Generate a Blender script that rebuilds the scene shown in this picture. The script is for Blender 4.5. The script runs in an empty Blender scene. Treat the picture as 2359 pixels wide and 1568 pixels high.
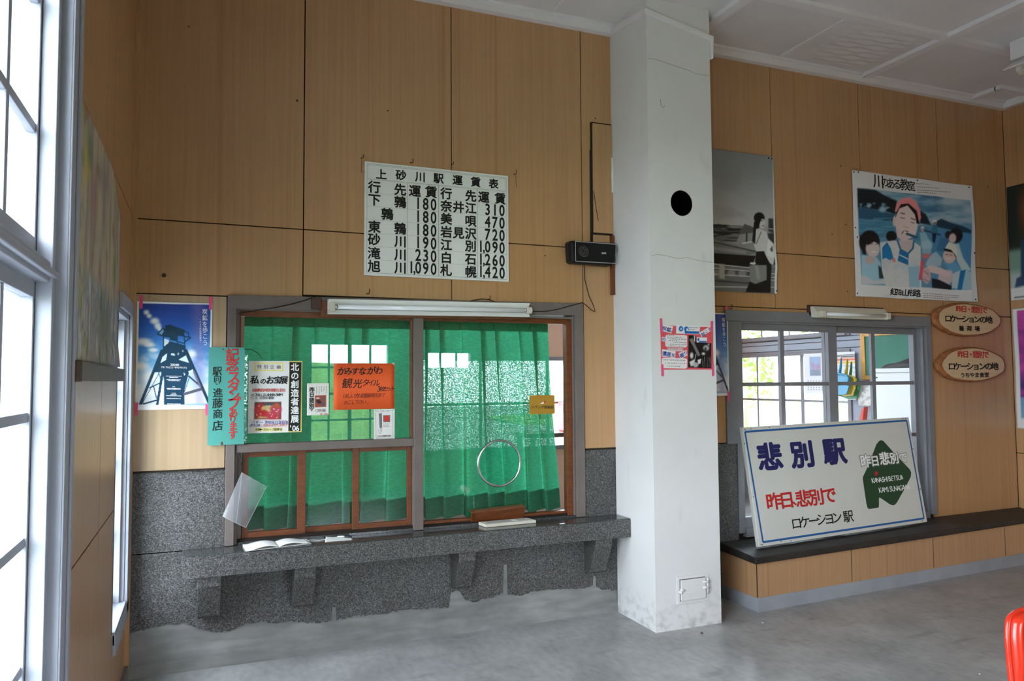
import bpy, math, random
import numpy as np
from mathutils import Vector, Matrix

random.seed(5)
np.random.seed(5)
S = bpy.context.scene
COL = S.collection

# ------------------------------------------------------------------ camera
F_PX, YAW, PITCH, ROLL = 1741.55, 0.386029, 0.053221, -0.0066555
CAM = Vector((0.378135, -4.660952, 1.6))
fw = Vector((math.sin(YAW) * math.cos(PITCH), math.cos(YAW) * math.cos(PITCH), math.sin(PITCH)))
rt = fw.cross(Vector((0, 0, 1))).normalized()
up = rt.cross(fw)
r2 = rt * math.cos(ROLL) + up * math.sin(ROLL)
u2 = -rt * math.sin(ROLL) + up * math.cos(ROLL)
cd = bpy.data.cameras.new('camera')
cd.sensor_width = 36
cd.lens = F_PX / 2359 * 36
cd.clip_start = 0.05
cam = bpy.data.objects.new('camera', cd)
COL.objects.link(cam)
mw = Matrix.Identity(4)
for i, v in enumerate((r2, u2, -fw)):
    for j in range(3):
        mw[j][i] = v[j]
mw.translation = CAM
cam.matrix_world = mw
S.camera = cam

# ------------------------------------------------------------------ light and exposure
S.view_settings.view_transform = 'Standard'
S.view_settings.look = 'None'
S.view_settings.gamma = 1
S.view_settings.use_curve_mapping = False
S.view_settings.exposure = 1.35
S.cycles.use_denoising = True
S.cycles.max_bounces = 10
S.cycles.diffuse_bounces = 6
S.cycles.transparent_max_bounces = 16
S.cycles.sample_clamp_indirect = 12
SKY = 11.0
w = bpy.data.worlds.new('overcast_sky')
S.world = w
w.use_nodes = True
wn = w.node_tree.nodes
wl = w.node_tree.links
bg = wn['Background']
tc = wn.new('ShaderNodeTexCoord')
sp = wn.new('ShaderNodeSeparateXYZ')
rp = wn.new('ShaderNodeValToRGB')
rp.color_ramp.elements[0].position = 0.0
rp.color_ramp.elements[0].color = (0.80, 0.90, 1.0, 1)
rp.color_ramp.elements[1].position = 0.7
rp.color_ramp.elements[1].color = (0.74, 0.87, 1.0, 1)
wl.new(tc.outputs['Generated'], sp.inputs[0])
wl.new(sp.outputs['Z'], rp.inputs[0])
wl.new(rp.outputs[0], bg.inputs[0])
bg.inputs[1].default_value = SKY


def portal(loc, rot, sx, sy):
    l = bpy.data.lights.new('window_portal', 'AREA')
    l.shape = 'RECTANGLE'
    l.size = sx
    l.size_y = sy
    l.cycles.is_portal = True
    o = bpy.data.objects.new('window_portal', l)
    o.location = loc
    o.rotation_euler = rot
    COL.objects.link(o)


H = math.pi / 2
# portals face into the room (an area light shines along its local -Z)
portal((-0.16, -3.41, 1.83), (0, -H, 0), 2.5, 2.3)
portal((-0.16, -0.41, 1.2), (0, -H, 0), 1.55, 0.6)
portal((2.37, -6.68, 1.43), (H, 0, 0), 1.26, 1.6)
portal((3.9, -6.68, 1.93), (H, 0, 0), 0.85, 0.38)
portal((7.36, 2.9, 1.6), (0, H, 0), 2.0, 2.4)
portal((3.6, 4.17, 3.03), (-H, 0, 0), 6.1, 0.9)
portal((3.95, 4.17, 1.32), (-H, 0, 0), 2.75, 1.2)

# ------------------------------------------------------------------ helpers


def lin(c):
    c = c / 255.0
    return c / 12.92 if c <= 0.04045 else ((c + 0.055) / 1.055) ** 2.4


def C(r, g, b):
    return (lin(r), lin(g), lin(b), 1.0)


def newmat(name):
    m = bpy.data.materials.new(name)
    m.use_nodes = True
    nt = m.node_tree
    return m, nt, nt.nodes, nt.links, nt.nodes['Principled BSDF']


def mat(name, col, rough=0.6, metal=0.0, spec=0.4, var=0.0, scale=6.0, bump=0.0, stretch=None):
    m, nt, N, L, P = newmat(name)
    P.inputs['Base Color'].default_value = col
    P.inputs['Roughness'].default_value = rough
    P.inputs['Metallic'].default_value = metal
    P.inputs['Specular IOR Level'].default_value = spec
    if var > 0 or bump > 0:
        t = N.new('ShaderNodeTexCoord')
        mp = N.new('ShaderNodeMapping')
        if stretch:
            mp.inputs['Scale'].default_value = stretch
        nz = N.new('ShaderNodeTexNoise')
        nz.inputs['Scale'].default_value = scale
        nz.inputs['Detail'].default_value = 6
        L.new(t.outputs['Object'], mp.inputs[0])
        L.new(mp.outputs[0], nz.inputs['Vector'])
        if var > 0:
            r = N.new('ShaderNodeValToRGB')
            r.color_ramp.elements[0].position = 0.3
            r.color_ramp.elements[1].position = 0.7
            r.color_ramp.elements[0].color = tuple(c * (1 - var) for c in col[:3]) + (1,)
            r.color_ramp.elements[1].color = tuple(min(1, c * (1 + var)) for c in col[:3]) + (1,)
            L.new(nz.outputs['Fac'], r.inputs[0])
            L.new(r.outputs[0], P.inputs['Base Color'])
        if bump > 0:
            b = N.new('ShaderNodeBump')
            b.inputs['Strength'].default_value = bump
            b.inputs['Distance'].default_value = 0.01
            L.new(nz.outputs['Fac'], b.inputs['Height'])
            L.new(b.outputs[0], P.inputs['Normal'])
    return m


def wood_panel(name, base, dark, streak, rough=0.31, fine=46.0):
    m, nt, N, L, P = newmat(name)
    t = N.new('ShaderNodeTexCoord')
    s = N.new('ShaderNodeSeparateXYZ')
    L.new(t.outputs['Object'], s.inputs[0])
    a = N.new('ShaderNodeMath'); a.operation = 'ADD'
    L.new(s.outputs['X'], a.inputs[0]); L.new(s.outputs['Y'], a.inputs[1])

    def noise(ku, kz, detail, off=0.0):
        c = N.new('ShaderNodeCombineXYZ')
        mu = N.new('ShaderNodeMath'); mu.operation = 'MULTIPLY'; mu.inputs[1].default_value = ku
        mz = N.new('ShaderNodeMath'); mz.operation = 'MULTIPLY'; mz.inputs[1].default_value = kz
        L.new(a.outputs[0], mu.inputs[0]); L.new(s.outputs['Z'], mz.inputs[0])
        L.new(mu.outputs[0], c.inputs[0]); L.new(mz.outputs[0], c.inputs[2])
        c.inputs[1].default_value = off
        n = N.new('ShaderNodeTexNoise'); n.inputs['Scale'].default_value = 1.0
        n.inputs['Detail'].default_value = detail
        L.new(c.outputs[0], n.inputs['Vector'])
        return n
    n1 = noise(fine, 0.9, 5)
    r1 = N.new('ShaderNodeValToRGB')
    r1.color_ramp.elements[0].position = 0.36; r1.color_ramp.elements[0].color = dark
    r1.color_ramp.elements[1].position = 0.62; r1.color_ramp.elements[1].color = base
    L.new(n1.outputs['Fac'], r1.inputs[0])
    n2 = noise(19.0, 0.12, 1, 4.0)
    r2_ = N.new('ShaderNodeValToRGB')
    r2_.color_ramp.elements[0].position = 0.63; r2_.color_ramp.elements[0].color = (0, 0, 0, 1)
    r2_.color_ramp.elements[1].position = 0.68; r2_.color_ramp.elements[1].color = (0.55, 0.55, 0.55, 1)
    L.new(n2.outputs['Fac'], r2_.inputs[0])
    mx = N.new('ShaderNodeMixRGB'); mx.inputs[2].default_value = streak
    L.new(r2_.outputs[0], mx.inputs[0]); L.new(r1.outputs[0], mx.inputs[1])
    n3 = noise(1.3, 0.9, 3, 9.0)
    r3 = N.new('ShaderNodeValToRGB')
    r3.color_ramp.elements[0].position = 0.3; r3.color_ramp.elements[0].color = (0.93, 0.925, 0.92, 1)
    r3.color_ramp.elements[1].position = 0.7; r3.color_ramp.elements[1].color = (1.04, 1.035, 1.03, 1)
    L.new(n3.outputs['Fac'], r3.inputs[0])
    m2 = N.new('ShaderNodeMixRGB'); m2.blend_type = 'MULTIPLY'; m2.inputs[0].default_value = 1
    L.new(mx.outputs[0], m2.inputs[1]); L.new(r3.outputs[0], m2.inputs[2])
    L.new(m2.outputs[0], P.inputs['Base Color'])
    P.inputs['Roughness'].default_value = rough
    P.inputs['Specular IOR Level'].default_value = 0.85
    return m


def terrazzo(name, lo, hi, scale=230.0, rough=0.55, bump=0.35):
    m, nt, N, L, P = newmat(name)
    t = N.new('ShaderNodeTexCoord')
    v = N.new('ShaderNodeTexVoronoi'); v.inputs['Scale'].default_value = scale
    L.new(t.outputs['Object'], v.inputs['Vector'])
    s = N.new('ShaderNodeSeparateColor')
    L.new(v.outputs['Color'], s.inputs[0])
    r = N.new('ShaderNodeValToRGB')
    e = r.color_ramp.elements
    e[0].position = 0.0; e[0].color = lo
    e[1].position = 1.0; e[1].color = hi
    k = e.new(0.55); k.color = tuple(0.68 * a + 0.32 * b for a, b in zip(lo, hi))
    k = e.new(0.86); k.color = tuple(0.45 * a + 0.55 * b for a, b in zip(lo, hi))
    L.new(s.outputs[0], r.inputs[0])
    n = N.new('ShaderNodeTexNoise'); n.inputs['Scale'].default_value = 2.6; n.inputs['Detail'].default_value = 4
    L.new(t.outputs['Object'], n.inputs['Vector'])
    r2 = N.new('ShaderNodeValToRGB')
    r2.color_ramp.elements[0].position = 0.3; r2.color_ramp.elements[0].color = (0.78, 0.76, 0.72, 1)
    r2.color_ramp.elements[1].position = 0.7; r2.color_ramp.elements[1].color = (1.08, 1.08, 1.1, 1)
    L.new(n.outputs['Fac'], r2.inputs[0])
    mx = N.new('ShaderNodeMixRGB'); mx.blend_type = 'MULTIPLY'; mx.inputs[0].default_value = 1
    L.new(r.outputs[0], mx.inputs[1]); L.new(r2.outputs[0], mx.inputs[2])
    L.new(mx.outputs[0], P.inputs['Base Color'])
    P.inputs['Roughness'].default_value = rough
    if bump:
        b = N.new('ShaderNodeBump'); b.inputs['Strength'].default_value = bump; b.inputs['Distance'].default_value = 0.004
        L.new(s.outputs[1], b.inputs['Height']); L.new(b.outputs[0], P.inputs['Normal'])
    return m


def glass(name, tint=(1, 1, 1, 1), rough=0.0, dirt=0.0):
    m, nt, N, L, P = newmat(name)
    N.remove(P)
    out = N['Material Output']
    tr = N.new('ShaderNodeBsdfTransparent'); tr.inputs[0].default_value = tint
    gl = N.new('ShaderNodeBsdfGlossy'); gl.inputs['Roughness'].default_value = rough
    ge = N.new('ShaderNodeNewGeometry')
    dt = N.new('ShaderNodeVectorMath'); dt.operation = 'DOT_PRODUCT'
    L.new(ge.outputs['Normal'], dt.inputs[0]); L.new(ge.outputs['Incoming'], dt.inputs[1])
    ab = N.new('ShaderNodeMath'); ab.operation = 'ABSOLUTE'; L.new(dt.outputs['Value'], ab.inputs[0])
    om = N.new('ShaderNodeMath'); om.operation = 'SUBTRACT'; om.inputs[0].default_value = 1.0; L.new(ab.outputs[0], om.inputs[1])
    pw = N.new('ShaderNodeMath'); pw.operation = 'POWER'; pw.inputs[1].default_value = 5.0; L.new(om.outputs[0], pw.inputs[0])
    mu = N.new('ShaderNodeMath'); mu.operation = 'MULTIPLY_ADD'; mu.inputs[1].default_value = 0.95; mu.inputs[2].default_value = 0.034
    L.new(pw.outputs[0], mu.inputs[0])
    mx = N.new('ShaderNodeMixShader')
    L.new(mu.outputs[0], mx.inputs[0]); L.new(tr.outputs[0], mx.inputs[1]); L.new(gl.outputs[0], mx.inputs[2])
    last = mx
    if dirt > 0:
        df = N.new('ShaderNodeBsdfDiffuse'); df.inputs[0].default_value = (0.75, 0.76, 0.78, 1)
        m2 = N.new('ShaderNodeMixShader'); m2.inputs[0].default_value = dirt
        L.new(mx.outputs[0], m2.inputs[1]); L.new(df.outputs[0], m2.inputs[2]); last = m2
    L.new(last.outputs[0], out.inputs[0])
    return m


def cloth(name, col, trans=0.5, holes=0.12):
    m, nt, N, L, P = newmat(name)
    N.remove(P)
    out = N['Material Output']
    t = N.new('ShaderNodeTexCoord')
    mp = N.new('ShaderNodeMapping'); mp.inputs['Scale'].default_value = (30, 30, 190)
    L.new(t.outputs['Object'], mp.inputs[0])
    n = N.new('ShaderNodeTexNoise'); n.inputs['Scale'].default_value = 1; n.inputs['Detail'].default_value = 3
    L.new(mp.outputs[0], n.inputs['Vector'])
    r = N.new('ShaderNodeValToRGB')
    r.color_ramp.elements[0].position = 0.35; r.color_ramp.elements[0].color = tuple(c * 0.8 for c in col[:3]) + (1,)
    r.color_ramp.elements[1].position = 0.65; r.color_ramp.elements[1].color = tuple(min(1, c * 1.15) for c in col[:3]) + (1,)
    L.new(n.outputs['Fac'], r.inputs[0])
    d = N.new('ShaderNodeBsdfDiffuse'); tl = N.new('ShaderNodeBsdfTranslucent'); tp = N.new('ShaderNodeBsdfTransparent')
    L.new(r.outputs[0], d.inputs[0]); L.new(r.outputs[0], tl.inputs[0])
    tp.inputs[0].default_value = (0.80, 1.0, 0.93, 1)
    a = N.new('ShaderNodeMixShader'); a.inputs[0].default_value = trans
    L.new(d.outputs[0], a.inputs[1]); L.new(tl.outputs[0], a.inputs[2])
    m2 = N.new('ShaderNodeMapping'); m2.inputs['Scale'].default_value = (90, 90, 150)
    L.new(t.outputs['Object'], m2.inputs[0])
    n2 = N.new('ShaderNodeTexNoise'); n2.inputs['Scale'].default_value = 1; n2.inputs['Detail'].default_value = 1
    L.new(m2.outputs[0], n2.inputs['Vector'])
    mr = N.new('ShaderNodeMapRange')
    mr.inputs[1].default_value = 0.48; mr.inputs[2].default_value = 0.68
    mr.inputs[3].default_value = holes * 0.1; mr.inputs[4].default_value = holes * 3.0
    L.new(n2.outputs['Fac'], mr.inputs[0])
    b = N.new('ShaderNodeMixShader')
    L.new(mr.outputs[0], b.inputs[0]); L.new(a.outputs[0], b.inputs[1]); L.new(tp.outputs[0], b.inputs[2])
    L.new(b.outputs[0], out.inputs[0])
    return m


def print_mat(name, rough=0.45, spec=0.35):
    m, nt, N, L, P = newmat(name)
    a = N.new('ShaderNodeVertexColor'); a.layer_name = 'print'
    L.new(a.outputs['Color'], P.inputs['Base Color'])
    P.inputs['Roughness'].default_value = rough
    P.inputs['Specular IOR Level'].default_value = spec
    return m


M = {}
M['panel'] = wood_panel('wall_panel_wood', C(184, 141, 96), C(175, 132, 88), C(162, 112, 64))
M['bench_wood'] = wood_panel('bench_panel_wood', C(186, 146, 106), C(176, 135, 96), C(158, 112, 70))
M['panel_glare'] = wood_panel('glare_panel_wood', C(176, 150, 118), C(168, 142, 110), C(160, 128, 92))  # panel wood paled to paint in the window glare by the corner
M['groove'] = mat('groove_dark', C(38, 26, 18), 0.9)
M['terrazzo'] = terrazzo('terrazzo', C(26, 25, 24), C(132, 130, 128), 250)
M['terrazzo_polish'] = terrazzo('terrazzo_polished', C(38, 39, 39), C(96, 99, 97), 300, 0.15, 0.0)
M['plaster'] = mat('plaster_base', C(128, 128, 124), 0.8, var=0.22, scale=3.5, bump=0.12)
M['floor'] = mat('concrete_floor', C(158, 157, 154), 0.36, var=0.20, scale=2.6, bump=0.03, spec=0.4)
M['ceiling'] = mat('ceiling_board', C(214, 210, 207), 0.9, var=0.04, scale=2.0)
M['batten'] = mat('ceiling_white_paint', C(222, 218, 216), 0.75)
M['column'] = mat('column_white_plaster', C(214, 212, 209), 0.85, var=0.04, scale=2.3, bump=0.05)
M['greypaint'] = mat('grey_paint', C(122, 121, 126), 0.55, var=0.06, scale=9)
M['brownpaint'] = mat('brownish_grey_paint', C(108, 97, 92), 0.55, var=0.10, scale=7)
M['winframe'] = mat('pale_window_paint', C(156, 159, 168), 0.5, var=0.04, scale=5)
M['brown'] = mat('brown_wood', C(106, 56, 26), 0.42, var=0.25, scale=5, stretch=(3, 3, 14))
M['darkwood'] = mat('dark_wood', C(70, 44, 32), 0.5, var=0.2, scale=9)
M['glass'] = glass('window_glass')
M['glass_far'] = glass('plain_glass', dirt=0.0)
M['curtain'] = cloth('green_curtain_cloth', C(50, 152, 110), 0.55, 0.026)
M['curtain2'] = cloth('green_curtain_double', C(28, 108, 74), 0.3, 0.008)
M['white'] = mat('white_enamel', C(226, 226, 222), 0.4, var=0.03)
M['signwhite'] = mat('sign_white_paint', C(206, 206, 198), 0.4, var=0.02)
M['paper'] = mat('white_paper', C(228, 226, 222), 0.7)
M['ivory'] = mat('ivory_plastic', C(206, 200, 184), 0.45)
M['tube'] = mat('fluorescent_tube', C(232, 234, 236), 0.15, spec=0.6)
M['metal'] = mat('chrome', C(205, 208, 210), 0.18, metal=1.0)
M['iron'] = mat('rusty_iron', C(74, 54, 42), 0.7, var=0.3, scale=40)
M['black'] = mat('black_plastic', C(16, 16, 17), 0.5, spec=0.25)
M['cable'] = mat('cable_black', C(30, 25, 22), 0.7)
M['ink'] = mat('black_ink', C(22, 20, 20), 0.7)
M['grid'] = mat('ruled_line_grey', C(150, 150, 150), 0.7)
M['navy'] = mat('navy_paint', C(28, 32, 92), 0.5)
M['redpaint'] = mat('red_paint', C(190, 40, 40), 0.5)
M['bluepaint'] = mat('blue_paint', C(28, 92, 150), 0.5)
M['pink'] = mat('pink_tape', C(226, 82, 128), 0.55)
M['teal'] = mat('turquoise_board', C(76, 152, 140), 0.6, var=0.05, scale=4)
M['orange'] = mat('orange_paper', C(240, 98, 44), 0.65)
M['gold'] = mat('gold_card', C(172, 128, 44), 0.35, var=0.06)
M['yellow'] = mat('yellow_paper', C(238, 232, 150), 0.7)
M['redink'] = mat('red_ink', C(206, 52, 38), 0.7)
M['blueink'] = mat('blue_ink', C(52, 62, 160), 0.7)
M['greyink'] = mat('grey_ink', C(120, 116, 112), 0.7)
M['whiteink'] = mat('white_ink', C(238, 238, 234), 0.6)
M['green'] = mat('green_paint', C(26, 66, 40), 0.5)
M['soot'] = mat('soot', C(8, 7, 7), 1.0, spec=0.0)
M['print'] = print_mat('printed_paper')
M['printgloss'] = print_mat('printed_gloss_paper', 0.25)
M['benchtop'] = mat('dark_bench_top', C(44, 41, 38), 0.5, var=0.3, scale=7)
M['plinth'] = mat('plinth_grey_paint', C(150, 153, 158), 0.65, var=0.08, scale=6)
M['redplastic'] = mat('red_plastic', C(186, 42, 22), 0.22, spec=0.5)
M['bark'] = mat('bark', C(150, 94, 54), 0.8, var=0.35, scale=30, bump=0.6)
M['slice'] = mat('wood_slice', C(206, 178, 140), 0.6, var=0.07, scale=5, stretch=(1, 1, 6))
M['pinkwall'] = mat('office_pink_plaster', C(214, 170, 144), 0.8)
M['officewall'] = mat('office_wall_paint', C(158, 166, 178), 0.8)
M['plasticclear'] = glass('clear_sleeve_plastic', (0.94, 0.94, 0.96, 1), 0.15, 0.10)
M['fridge'] = mat('fridge_white', C(232, 234, 232), 0.4)
M['boardgreen'] = mat('notice_board_green', C(70, 130, 112), 0.85, var=0.06, scale=12)
M['boardframe'] = mat('honey_wood', C(206, 150, 62), 0.5, var=0.1)
M['pan_blue'] = mat('blue_pan_plastic', C(40, 150, 190), 0.35)
M['pan_yellow'] = mat('yellow_pan_plastic', C(220, 190, 60), 0.4)
M['pan_green'] = mat('green_pan_plastic', C(40, 140, 90), 0.4)
M['grass'] = mat('grass', C(96, 128, 50), 0.9, var=0.35, scale=3)
M['asphalt'] = mat('asphalt', C(130, 130, 132), 0.9, var=0.1)
M['leaf'] = mat('leaf', C(92, 124, 42), 0.7, var=0.4, scale=2)
M['yellowpaint'] = mat('yellow_post_paint', C(214, 160, 40), 0.5)



def overlay(m, build):
    """multiply a material's base colour by a value made by build(N, L, texcoord)"""
    nt = m.node_tree; N = nt.nodes; L = nt.links; P = N['Principled BSDF']
    src = P.inputs['Base Color'].links[0].from_socket
    t = N.new('ShaderNodeTexCoord')
    fac = build(N, L, t)
    mx = N.new('ShaderNodeMixRGB'); mx.blend_type = 'MULTIPLY'; mx.inputs[0].default_value = 1
    L.new(src, mx.inputs[1]); L.new(fac, mx.inputs[2]); L.new(mx.outputs[0], P.inputs['Base Color'])


def noise_ramp(N, L, t, scale, stretch, p0, p1, c0, c1, detail=5):
    mp = N.new('ShaderNodeMapping'); mp.inputs['Scale'].default_value = stretch
    n = N.new('ShaderNodeTexNoise'); n.inputs['Scale'].default_value = scale; n.inputs['Detail'].default_value = detail
    r = N.new('ShaderNodeValToRGB'); e = r.color_ramp.elements
    e[0].position = p0; e[1].position = p1; e[0].color = (c0, c0, c0, 1); e[1].color = (c1, c1, c1, 1)
    L.new(t.outputs['Object'], mp.inputs[0]); L.new(mp.outputs[0], n.inputs['Vector']); L.new(n.outputs['Fac'], r.inputs[0])
    return r.outputs[0]


overlay(M['floor'], lambda N, L, t: noise_ramp(N, L, t, 26, (1, 0.5, 1), 0.28, 0.62, 0.82, 1.06, 8))
overlay(M['floor'], lambda N, L, t: noise_ramp(N, L, t, 5, (0.5, 1.6, 1), 0.27, 0.4, 0.72, 1.0, 6))
overlay(M['plaster'], lambda N, L, t: noise_ramp(N, L, t, 9, (0.5, 1, 2.5), 0.3, 0.65, 0.82, 1.12, 8))


def soot_marks(N, L, t):
    s_ = N.new('ShaderNodeSeparateXYZ'); L.new(t.outputs['Object'], s_.inputs[0])
    rr = N.new('ShaderNodeMapRange'); rr.inputs[1].default_value = 0.02; rr.inputs[2].default_value = 0.24; rr.inputs[3].default_value = 0.30; rr.inputs[4].default_value = 0.0
    L.new(s_.outputs['Z'], rr.inputs[0])
    n = noise_ramp(N, L, t, 16, (1, 1, 1.3), 0.46, 0.66, 0.0, 1.0, 9)
    a = N.new('ShaderNodeMath'); a.operation = 'MULTIPLY'; L.new(rr.outputs[0], a.inputs[0]); L.new(n, a.inputs[1])
    b_ = N.new('ShaderNodeMath'); b_.operation = 'SUBTRACT'; b_.inputs[0].default_value = 1.0; L.new(a.outputs[0], b_.inputs[1])
    g2 = noise_ramp(N, L, t, 4.5, (2, 2, 0.7), 0.24, 0.36, 0.88, 1.0, 6)
    c_ = N.new('ShaderNodeMath'); c_.operation = 'MULTIPLY'; L.new(b_.outputs[0], c_.inputs[0]); L.new(g2, c_.inputs[1])
    return c_.outputs[0]


M['doorpaint'] = M['column'].copy()
overlay(M['column'], soot_marks)

ORG = {}


class MB:
    def __init__(s):
        s.v = []; s.f = []; s.m = []; s.k = 0

    def mi(s, k):
        s.k = k; return s

    def add(s, vs, fs):
        o = len(s.v)
        s.v += [tuple(q) for q in vs]
        for f in fs:
            s.f.append(tuple(i + o for i in f)); s.m.append(s.k)
        return s

    def box(s, x0, x1, y0, y1, z0, z1):
        return s.hexa([(x0, y0, z0), (x1, y0, z0), (x1, y1, z0), (x0, y1, z0)],
                      [(x0, y0, z1), (x1, y0, z1), (x1, y1, z1), (x0, y1, z1)])

    def hexa(s, b, t):
        return s.add(list(b) + list(t), [(3, 2, 1, 0), (4, 5, 6, 7), (0, 1, 5, 4), (1, 2, 6, 5), (2, 3, 7, 6), (3, 0, 4, 7)])

    def poly(s, pts):
        return s.add(pts, [tuple(range(len(pts)))])

    def prism(s, pts, vec):
        n = len(pts)
        v = Vector(vec)
        a = [Vector(q) for q in pts]
        b = [q + v for q in a]
        fs = [tuple(range(n)), tuple(range(2 * n - 1, n - 1, -1))]
        fs += [(i, i + n, (i + 1) % n + n, (i + 1) % n) for i in range(n)]
        return s.add(a + b, fs)

    def tube(s, pts, r, n=8):
        pts = [Vector(q) for q in pts]
        rs = r if isinstance(r, (list, tuple)) else [r] * len(pts)
        vs = []; fs = []
        ref = None
        for i, q in enumerate(pts):
            d = (pts[min(i + 1, len(pts) - 1)] - pts[max(i - 1, 0)]).normalized()
            if ref is None:
                ref = Vector((0, 0, 1)) if abs(d.z) < 0.9 else Vector((1, 0, 0))
            a = (ref - d * ref.dot(d)).normalized(); b = d.cross(a); ref = a
            for k in range(n):
                t = 2 * math.pi * k / n
                vs.append(q + (a * math.cos(t) + b * math.sin(t)) * rs[i])
        for i in range(len(pts) - 1):
            for k in range(n):
                fs.append((i * n + k, i * n + (k + 1) % n, (i + 1) * n + (k + 1) % n, (i + 1) * n + k))
        fs.append(tuple(range(n - 1, -1, -1)))
        fs.append(tuple((len(pts) - 1) * n + k for k in range(n)))
        return s.add(vs, fs)

    def torus(s, c, ax1, ax2, R, r, n=48, k=10):
        c = Vector(c); a = Vector(ax1); b = Vector(ax2); nn = a.cross(b)
        vs = []; fs = []
        for i in range(n):
            t = 2 * math.pi * i / n
            d = a * math.cos(t) + b * math.sin(t)
            for j in range(k):
                p = 2 * math.pi * j / k
                vs.append(c + d * (R + r * math.cos(p)) + nn * r * math.sin(p))
        for i in range(n):
            for j in range(k):
                fs.append((i * k + j, ((i + 1) % n) * k + j, ((i + 1) % n) * k + (j + 1) % k, i * k + (j + 1) % k))
        return s.add(vs, fs)

    def grid(s, nu, nv, fn):
        vs = [fn(i / (nu - 1), j / (nv - 1)) for j in range(nv) for i in range(nu)]
        fs = [(j * nu + i, j * nu + i + 1, (j + 1) * nu + i + 1, (j + 1) * nu + i) for j in range(nv - 1) for i in range(nu - 1)]
        return s.add(vs, fs)

    def split(s, name, mats, parent=None, **kw):
        """build every far-apart group of loose pieces as an object of its own"""
        n = len(s.v)
        root = list(range(n))

        def find(i):
            while root[i] != i:
                root[i] = root[root[i]]; i = root[i]
            return i
        for f in s.f:
            for i in f[1:]: root[find(i)] = find(f[0])
        used = sorted({i for f in s.f for i in f})
        isl = {}
        for i in used: isl.setdefault(find(i), []).append(i)
        keys = list(isl)
        a = np.array(s.v, float)
        lo = np.array([a[isl[k]].min(0) for k in keys]); hi = np.array([a[isl[k]].max(0) for k in keys])
        size = (hi - lo).max(1)
        gap = np.maximum(0, np.maximum(lo[:, None] - hi[None], lo[None] - hi[:, None]))
        near = np.sqrt((gap ** 2).sum(2)) <= np.maximum(0.019, 0.48 * np.maximum(size[:, None], size[None]))
        lab = -np.ones(len(keys), int); c = 0
        for i in range(len(keys)):
            if lab[i] >= 0: continue
            st_ = [i]; lab[i] = c
            while st_:
                j = st_.pop()
                for k in np.nonzero(near[j] & (lab < 0))[0]:
                    lab[k] = c; st_.append(k)
            c += 1
        of = {k: lab[i] for i, k in enumerate(keys)}
        out = []
        for g_ in range(c):
            m = MB(); mp = {}
            for f, mi_ in zip(s.f, s.m):
                if of[find(f[0])] != g_: continue
                for i in f:
                    if i not in mp: mp[i] = len(m.v); m.v.append(s.v[i])
                m.f.append(tuple(mp[i] for i in f)); m.m.append(mi_)
            out.append(m.build(name, mats, parent, **kw))
        return out

    def build(s, name, mats, parent=None, bevel=0.0, smooth=False, origin=None, solid=0.0):
        if not isinstance(mats, (list, tuple)):
            mats = [mats]
        me = bpy.data.meshes.new(name)
        a = np.array(s.v, dtype=float)
        if origin is None:
            lo = a.min(0); hi = a.max(0)
            origin = ((lo[0] + hi[0]) / 2, (lo[1] + hi[1]) / 2, lo[2])
        a = a - np.array(origin)
        me.from_pydata(a.tolist(), [], s.f)
        for q in mats:
            me.materials.append(q)
        me.polygons.foreach_set('material_index', s.m)
        if smooth:
            me.polygons.foreach_set('use_smooth', [True] * len(s.f))
        me.update()
        o = bpy.data.objects.new(name, me)
        COL.objects.link(o)
        place(o, origin, parent)
        if solid:
            md = o.modifiers.new('thickness', 'SOLIDIFY'); md.thickness = solid; md.offset = 0
        if bevel:
            md = o.modifiers.new('edge', 'BEVEL'); md.width = bevel; md.segments = 2; md.limit_method = 'ANGLE'
        return o


def place(o, origin, parent):
    ORG[o.name] = Vector(origin)
    if parent is not None:
        o.parent = parent
        o.location = Vector(origin) - ORG[parent.name]
    else:
        o.location = origin


def tag(o, label, cat, group=None, kind=None):
    if isinstance(o, list):
        for q_ in o: tag(q_, label, cat, group, kind)
        return o
    if label: o['label'] = label
    if cat: o['category'] = cat
    if group: o['group'] = group
    if kind: o['kind'] = kind
    return o


def thing(name, label, cat, loc, group=None):
    o = bpy.data.objects.new(name, None)
    COL.objects.link(o)
    o.empty_display_size = 0.05
    place(o, loc, None)
    return tag(o, label, cat, group)


def struct(o):
    for q_ in (o if isinstance(o, list) else [o]): q_['kind'] = 'structure'
    return o


# ------------------------------------------------------------------ lettering
GL = {}


def glyph(ch, bold):
    key = ch
    if key not in GL:
        c = bpy.data.curves.new('glyph', 'FONT')
        c.body = ch
        c.resolution_u = 3
        o = bpy.data.objects.new('glyph', c)
        COL.objects.link(o)
        dg = bpy.context.evaluated_depsgraph_get()
        me = bpy.data.meshes.new_from_object(o.evaluated_get(dg))
        vs = [(v.co.x, v.co.y) for v in me.vertices]
        fs = [tuple(q.vertices) for q in me.polygons]
        bpy.data.objects.remove(o); bpy.data.curves.remove(c); bpy.data.meshes.remove(me)
        GL[key] = (vs, fs)
    return GL[key]


def homography(src, dst):
    A = []; b = []
    for (x, y), (u, v) in zip(src, dst):
        A.append([x, y, 1, 0, 0, 0, -u * x, -u * y]); b.append(u)
        A.append([0, 0, 0, x, y, 1, -v * x, -v * y]); b.append(v)
    h = np.linalg.solve(np.array(A, float), np.array(b, float))
    return np.append(h, 1).reshape(3, 3)


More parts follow.
